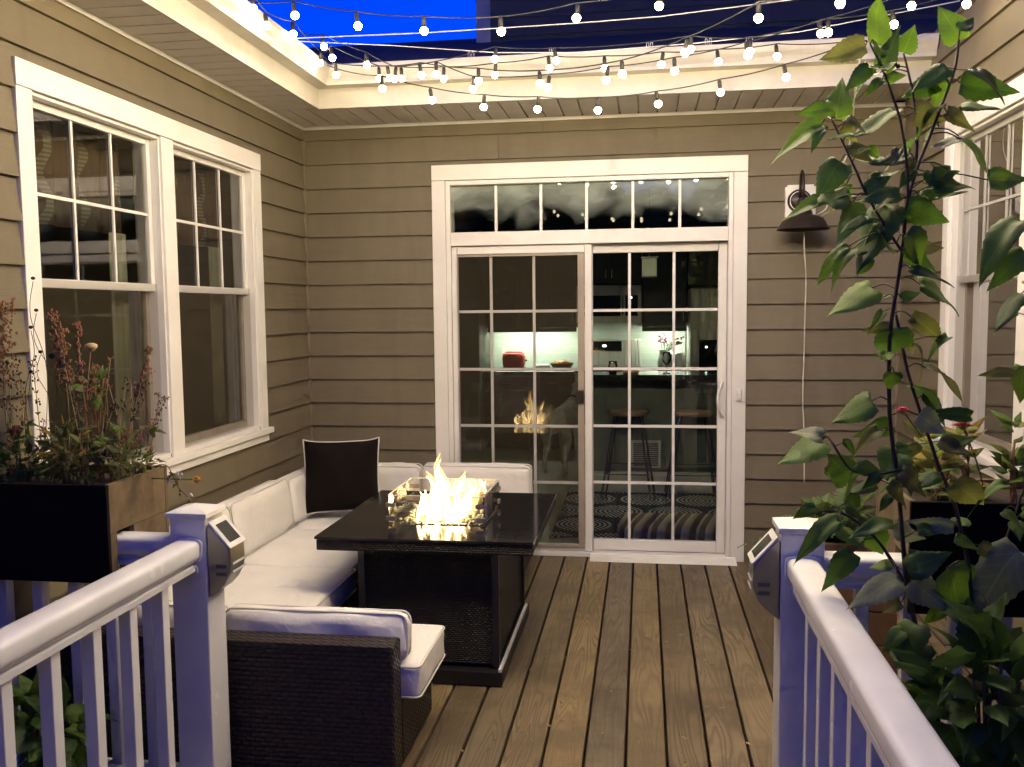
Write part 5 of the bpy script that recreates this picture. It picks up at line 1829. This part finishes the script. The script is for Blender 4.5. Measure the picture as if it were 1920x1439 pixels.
def zinnia(px_, py_, yy, base, label, mat='petal_magenta', r=.024):
    z_ = thing('flower', label, 'flower', base)
    c = at_y(px_, py_, yy)
    hd_ = MB()
    for ly in range(3):
        n_ = 11 - ly * 2
        for k in range(n_):
            a = 2 * PI * k / n_ + ly * .3
            R1 = r * (1 - ly * .25)
            e = Vector((math.cos(a), math.sin(a), 0))
            s_ = Vector((-math.sin(a), math.cos(a), 0)) * r * .22
            u0 = c + Vector((0, 0, .003 * ly))
            hd_.add([u0 + e * r * .15, u0 + e * R1 * .6 + s_ + Vector((0, 0, .004)), u0 + e * R1 + Vector((0, 0, .001 + .003 * ly)), u0 + e * R1 * .6 - s_ + Vector((0, 0, .004))], [(0, 1, 2, 3)])
    hd_.build('petals', mat, z_)
    MB().lathe([(.003, -.012), (.009, -.006), (.010, 0), (.006, .008), (.001, .010)], tuple(c), 8).build('flower_head', 'dry_brown', z_)
    MB().tube(smooth_path([Vector(base), (Vector(base) + c) / 2 + Vector((.008, 0, 0)), c], 4), .0025, 5).build('stem', 'fern_green', z_)


zinnia(1693, 771, -2.95, (3.25, -2.95, 1.056), 'magenta flower beside the tall plant stem', r=.030)
zinnia(1805, 799, -3.05, (3.30, -3.05, 1.056), 'wide magenta flower in front of the right window', r=.034)
zinnia(1822, 904, -3.05, (3.24, -3.05, 1.056), 'small magenta flower low in the right planter', r=.018)

# fern in a raised wooden planter behind the right post
fb = thing('wooden_planter', 'reddish wooden planter box holding a fern behind the right post', 'planter', (3.13, -1.75, 0))
for k in range(4):
    za, zb = .05 + k * .148, .05 + k * .148 + .142
    box('plank', 'red_wood', fb, 2.93, 3.35, -1.97, -1.948, za, zb, bevel=.003)
    box('plank', 'red_wood', fb, 2.93, 3.35, -1.552, -1.53, za, zb)
    box('plank', 'red_wood', fb, 2.93, 2.952, -1.947, -1.553, za, zb, bevel=.003)
    box('plank', 'red_wood', fb, 3.328, 3.35, -1.947, -1.553, za, zb)
for (a, b) in ((2.955, -1.945), (3.285, -1.945), (2.955, -1.595), (3.285, -1.595)):
    box('leg', 'red_wood', fb, a, a + .04, b, b + .04, .001, .62)
box('soil', 'soil', fb, 2.953, 3.327, -1.946, -1.554, .30, .61)
fern = thing('fern', 'bushy green fern arching over the wooden planter', 'fern', (3.14, -1.75, .61))
rfn = random.Random(9)
for k in range(56):
    a = rfn.uniform(0, 2 * PI)
    L_ = rfn.uniform(.22, .36)
    el = rfn.uniform(.35, 1.35)
    b0 = Vector((3.13 + rfn.uniform(-.05, .05), -1.75 + rfn.uniform(-.05, .05), .60))
    fm = MB()
    n_ = 16
    pts = []
    for i in range(n_ + 1):
        s_ = i / n_
        h_ = L_ * s_ * math.cos(el) * (1 + .35 * s_)
        pts.append(b0 + Vector((math.cos(a) * h_, math.sin(a) * h_, L_ * (s_ * math.sin(el) - .45 * s_ * s_ * math.cos(el) - .15 * s_ ** 3))))
    fm.tube(pts, .0016, 4)
    sd = Vector((-math.sin(a), math.cos(a), 0))
    for i in range(2, n_ + 1):
        s_ = i / n_
        wd = .062 * math.sin(PI * (s_ * .9 + .08)) ** .8
        dr = (pts[i] - pts[i - 1]).normalized()
        for q in (-1, 1):
            tip = pts[i] + sd * q * wd + dr * wd * .35 - Vector((0, 0, wd * .25))
            fm.add([pts[i] - dr * .007, pts[i] + sd * q * wd * .5 - dr * .006, tip, pts[i] + sd * q * wd * .5 + dr * .008, pts[i] + dr * .005], [(0, 1, 2, 3, 4)])
    fm.build('frond', 'fern_green', fern, fix=False)

# ------------------------------------------------------------------ left planter: dried flowers and weeds
rl = random.Random(44)
SOIL = 1.056


def stalk(label, name, base, path, seeds, mat, seedmat, sr=.004, r=.0018, side=0, leaves=0, leafm='leaf_olive'):
    s_ = thing(name, label, 'plant', base)
    P_ = smooth_path([Vector(base)] + path, 6)
    sm = MB().tube(P_, r, 5)
    sdm = MB()
    k0 = int(len(P_) * .55)
    for k in range(seeds):
        p = P_[rl.randrange(k0, len(P_))]
        o = Vector((rl.uniform(-1, 1), rl.uniform(-1, 1), rl.uniform(-.3, 1))).normalized() * rl.uniform(.004, .004 + side)
        sdm.ball(p + o, sr * rl.uniform(.6, 1.3), 5, 3, 1.3)
        if side > .012:
            sm.tube([p, p + o], .0006, 3)
    sm.build('stem', mat, s_, smooth=True)
    if seeds:
        sdm.build('seed_head', seedmat, s_)['kind'] = 'stuff'
    for k in range(leaves):
        p = P_[rl.randrange(1, max(2, int(len(P_) * .6)))]
        d = Vector((rl.uniform(-1, 1), rl.uniform(-1, .4), rl.uniform(-.2, .8)))
        link('leaf', rl.choice(LV['oval'][leafm]), s_, leaf_matrix(p, p + d.normalized() * rl.uniform(.025, .055), 1.1, .5, rl))
    return s_


def pxp(a, b, y=-3.02):
    return at_y(a, b, y)


def bx_(a, y=-3.02):
    p = pxp(a, 905, y)
    return (min(.51, max(.06, p.x)), y, SOIL)


stalk('rust-brown seed spike in front of the near window pane', 'seed_spike', bx_(150), [pxp(148, 780), pxp(120, 690), pxp(98, 592)], 190, 'straw', 'dry_red', .0042, .0022, .022, 6)
stalk('second rust-brown seed spike, bushier, in front of the window pane', 'seed_spike', bx_(128, -2.95), [pxp(130, 790, -2.95), pxp(122, 700, -2.95), pxp(112, 625, -2.95)], 200, 'straw', 'dry_brown', .0045, .0022, .028, 6)
stalk('slender red seed spike leaning over the window', 'seed_spike', bx_(165), [pxp(164, 800), pxp(152, 700), pxp(145, 610)], 130, 'straw', 'dry_red', .0045, .002, .012, 3)
stalk('red seed spike leaning far right against the window frame', 'seed_spike', bx_(230, -3.0), [pxp(245, 800, -3.0), pxp(266, 715, -3.0), pxp(280, 655, -3.0)], 70, 'straw', 'dry_red', .005, .0016, .008, 0)
stalk('tall brown seed plume at the far left edge', 'seed_spike', bx_(8), [pxp(12, 800), pxp(6, 680), pxp(4, 575)], 260, 'straw', 'dry_brown', .0048, .0024, .045, 3)
for (a, b, sx_, lab) in ((62, 522, 80, 'dark dry button head on a thin stalk at the window casing, topmost'), (68, 582, 95, 'dark dry button head on a thin stalk, second from the top'), (58, 614, 70, 'dark dry button head on a thin stalk, third from the top'), (76, 660, 90, 'small dark button head against the white casing'), (58, 697, 60, 'greenish dry button head at the white casing'), (98, 668, 110, 'dark dry coneflower head before the glass')):
    s_ = stalk(lab, 'button_flower', bx_(sx_), [pxp((sx_ + a) / 2 + rl.uniform(-22, 26), (880 + b) / 2), pxp(a + rl.uniform(-8, 8), b + (880 - b) * .2), pxp(a, b + 6)], 0, 'stem_brown', 'seed_dark', .004, .0011)
    MB().ball(pxp(a, b), .0075 if a != 98 else .013, 8, 5, .8).build('seed_head', 'seed_dark', s_, smooth=True)
s_ = stalk('pale brown dried round flower head on a tall stalk', 'dried_flower', bx_(160, -2.98), [pxp(163, 750, -2.98), pxp(170, 660, -2.98)], 0, 'straw', 'straw', .004, .0016)
MB().lathe([(.003, -.014), (.012, -.008), (.021, .004), (.020, .012), (.008, .018), (.001, .018)], tuple(pxp(171, 653, -2.98)), 12).build('seed_head', 'straw', s_, smooth=True)
# tangle of thin weeds, low foliage
for k in range(34):
    a = rl.uniform(10, 290)
    yy = rl.uniform(-3.12, -2.9)
    b0 = bx_(a, yy)
    tp_ = pxp(a + rl.uniform(-50, 40), rl.uniform(670, 860), yy)
    lab_ = 'thin dry weed stalk among the seed spikes in the left planter'
    o_ = stalk(lab_, 'weed_stalk', b0, [(Vector(b0) + tp_) / 2 + Vector((rl.uniform(-.02, .02), 0, .02)), tp_], rl.randrange(6, 40), rl.choice(['straw', 'dry_brown', 'straw']), rl.choice(['dry_brown', 'dry_red', 'seed_dark']), .0032, .0013, .016, rl.randrange(0, 9), rl.choice(['leaf_olive', 'leaf_green']))
    o_['group'] = 'thin dry weeds in the left planter'
for i, (cx_, cy_, yy, rx, rz_, n_, ms_, sz, lab) in enumerate((
        (40, 860, -3.05, .09, .06, 90, ['leaf_dark', 'leaf_olive'], (.025, .05), 'dark green low foliage at the left end of the left planter'),
        (125, 845, -3.05, .09, .10, 150, ['leaf_olive', 'leaf_olive', 'leaf_yellow', 'leaf_green'], (.022, .048), 'tangled olive foliage in the middle of the left planter'),
        (215, 830, -2.98, .06, .05, 60, ['leaf_lime', 'leaf_olive'], (.03, .05), 'pale yellow-green leafy clump below the window sash'),
        (175, 725, -2.98, .035, .06, 30, ['leaf_green', 'leaf_olive'], (.03, .06), 'upright green leafy sprig before the window pane'),
        (235, 862, -3.05, .13, .05, 190, ['leaf_olive', 'leaf_dark', 'leaf_olive'], (.014, .028), 'wiry small-leaved plant spilling over the right end of the left planter'))):
    c_ = pxp(cx_, cy_, yy)
    bush(lab, 'leafy_plant', 'plant', (min(.5, max(.08, c_.x)), yy, SOIL), blob(c_, (rx, .07, rz_), n_, ms_, rl, .5), None, 'oval', rl, sz, 18, 'dry_brown', .0012)
# trailing stem with small white blossoms, yellow daisy, maroon bloom
tr_ = thing('trailing_plant', 'thin trailing stem with tiny white blossoms hanging off the planter end', 'plant', bx_(300, -2.98))
path = [pxp(275, 880, -2.98), pxp(310, 872, -2.96), pxp(325, 895, -2.95), pxp(335, 915, -2.95), pxp(352, 932, -2.95)]
MB().tube(smooth_path([Vector(bx_(300, -2.98))] + path, 5), .0014, 5).build('stem', 'stem_brown', tr_)
wb = MB()
for (a, b) in ((338, 893), (317, 902), (356, 930), (331, 890)):
    for k in range(4):
        wb.ball(pxp(a + rl.uniform(-4, 4), b + rl.uniform(-4, 4), -2.95), .0052, 6, 4)
wb.build('blossom', 'petal_white', tr_, smooth=True)
for k in range(14):
    p = pxp(rl.uniform(305, 350), 0, -2.95); q = rl.randrange(2, len(path))
    p = path[q] + Vector((rl.uniform(-.02, .02), 0, rl.uniform(-.02, .02)))
    link('leaf', rl.choice(LV['oval']['leaf_olive']), tr_, leaf_matrix(p, p + Vector((rl.uniform(-1, 1), -.3, rl.uniform(-1, 1))).normalized() * .016, 1.3, .5, rl))
zinnia(369, 900, -2.93, bx_(300, -2.93), 'yellow daisy with a dark eye beside the post', 'petal_yellow', .018)
zinnia(24, 812, -3.08, bx_(30, -3.08), 'dark maroon bloom at the left edge of the left planter', 'petal_maroon', .030)
zinnia(32, 805, -3.06, bx_(36, -3.06), 'second dark maroon bloom tucked behind the first', 'petal_maroon', .024)
zinnia(176, 727, -2.96, bx_(180, -2.96), 'small pink blossom on the green sprig before the glass', 'petal_pink', .011)
zinnia(218, 817, -2.97, bx_(215, -2.97), 'small pink blossom above the pale green clump', 'petal_pink', .013)

# ------------------------------------------------------------------ unseen dark tree mass added to keep sky out of the door reflections

rh = random.Random(2)
hv, hf = [], []
NX, NZ = 60, 14
for j in range(NZ + 1):
    for i in range(NX + 1):
        hv.append((-18 + 40 * i / NX, -17 + .9 * math.sin(i * .9 + 2 * math.sin(j)) + rh.uniform(-.5, .5) + .25 * j * .3, -.9 + (6.2 + .9 * math.sin(i * .55) + rh.uniform(-.5, .5)) * j / NZ))
for j in range(NZ):
    for i in range(NX):
        a = j * (NX + 1) + i
        hf.append((a, a + 1, a + NX + 2, a + NX + 1))
hd_ = MB().add(hv, hf).build('sky_block_trees', 'leaf_dark', smooth=False)
hd_['kind'] = 'stuff'
hd_['label'] = 'dark tree-like mass added across the yard to block sky in the glass, seen only as reflection'
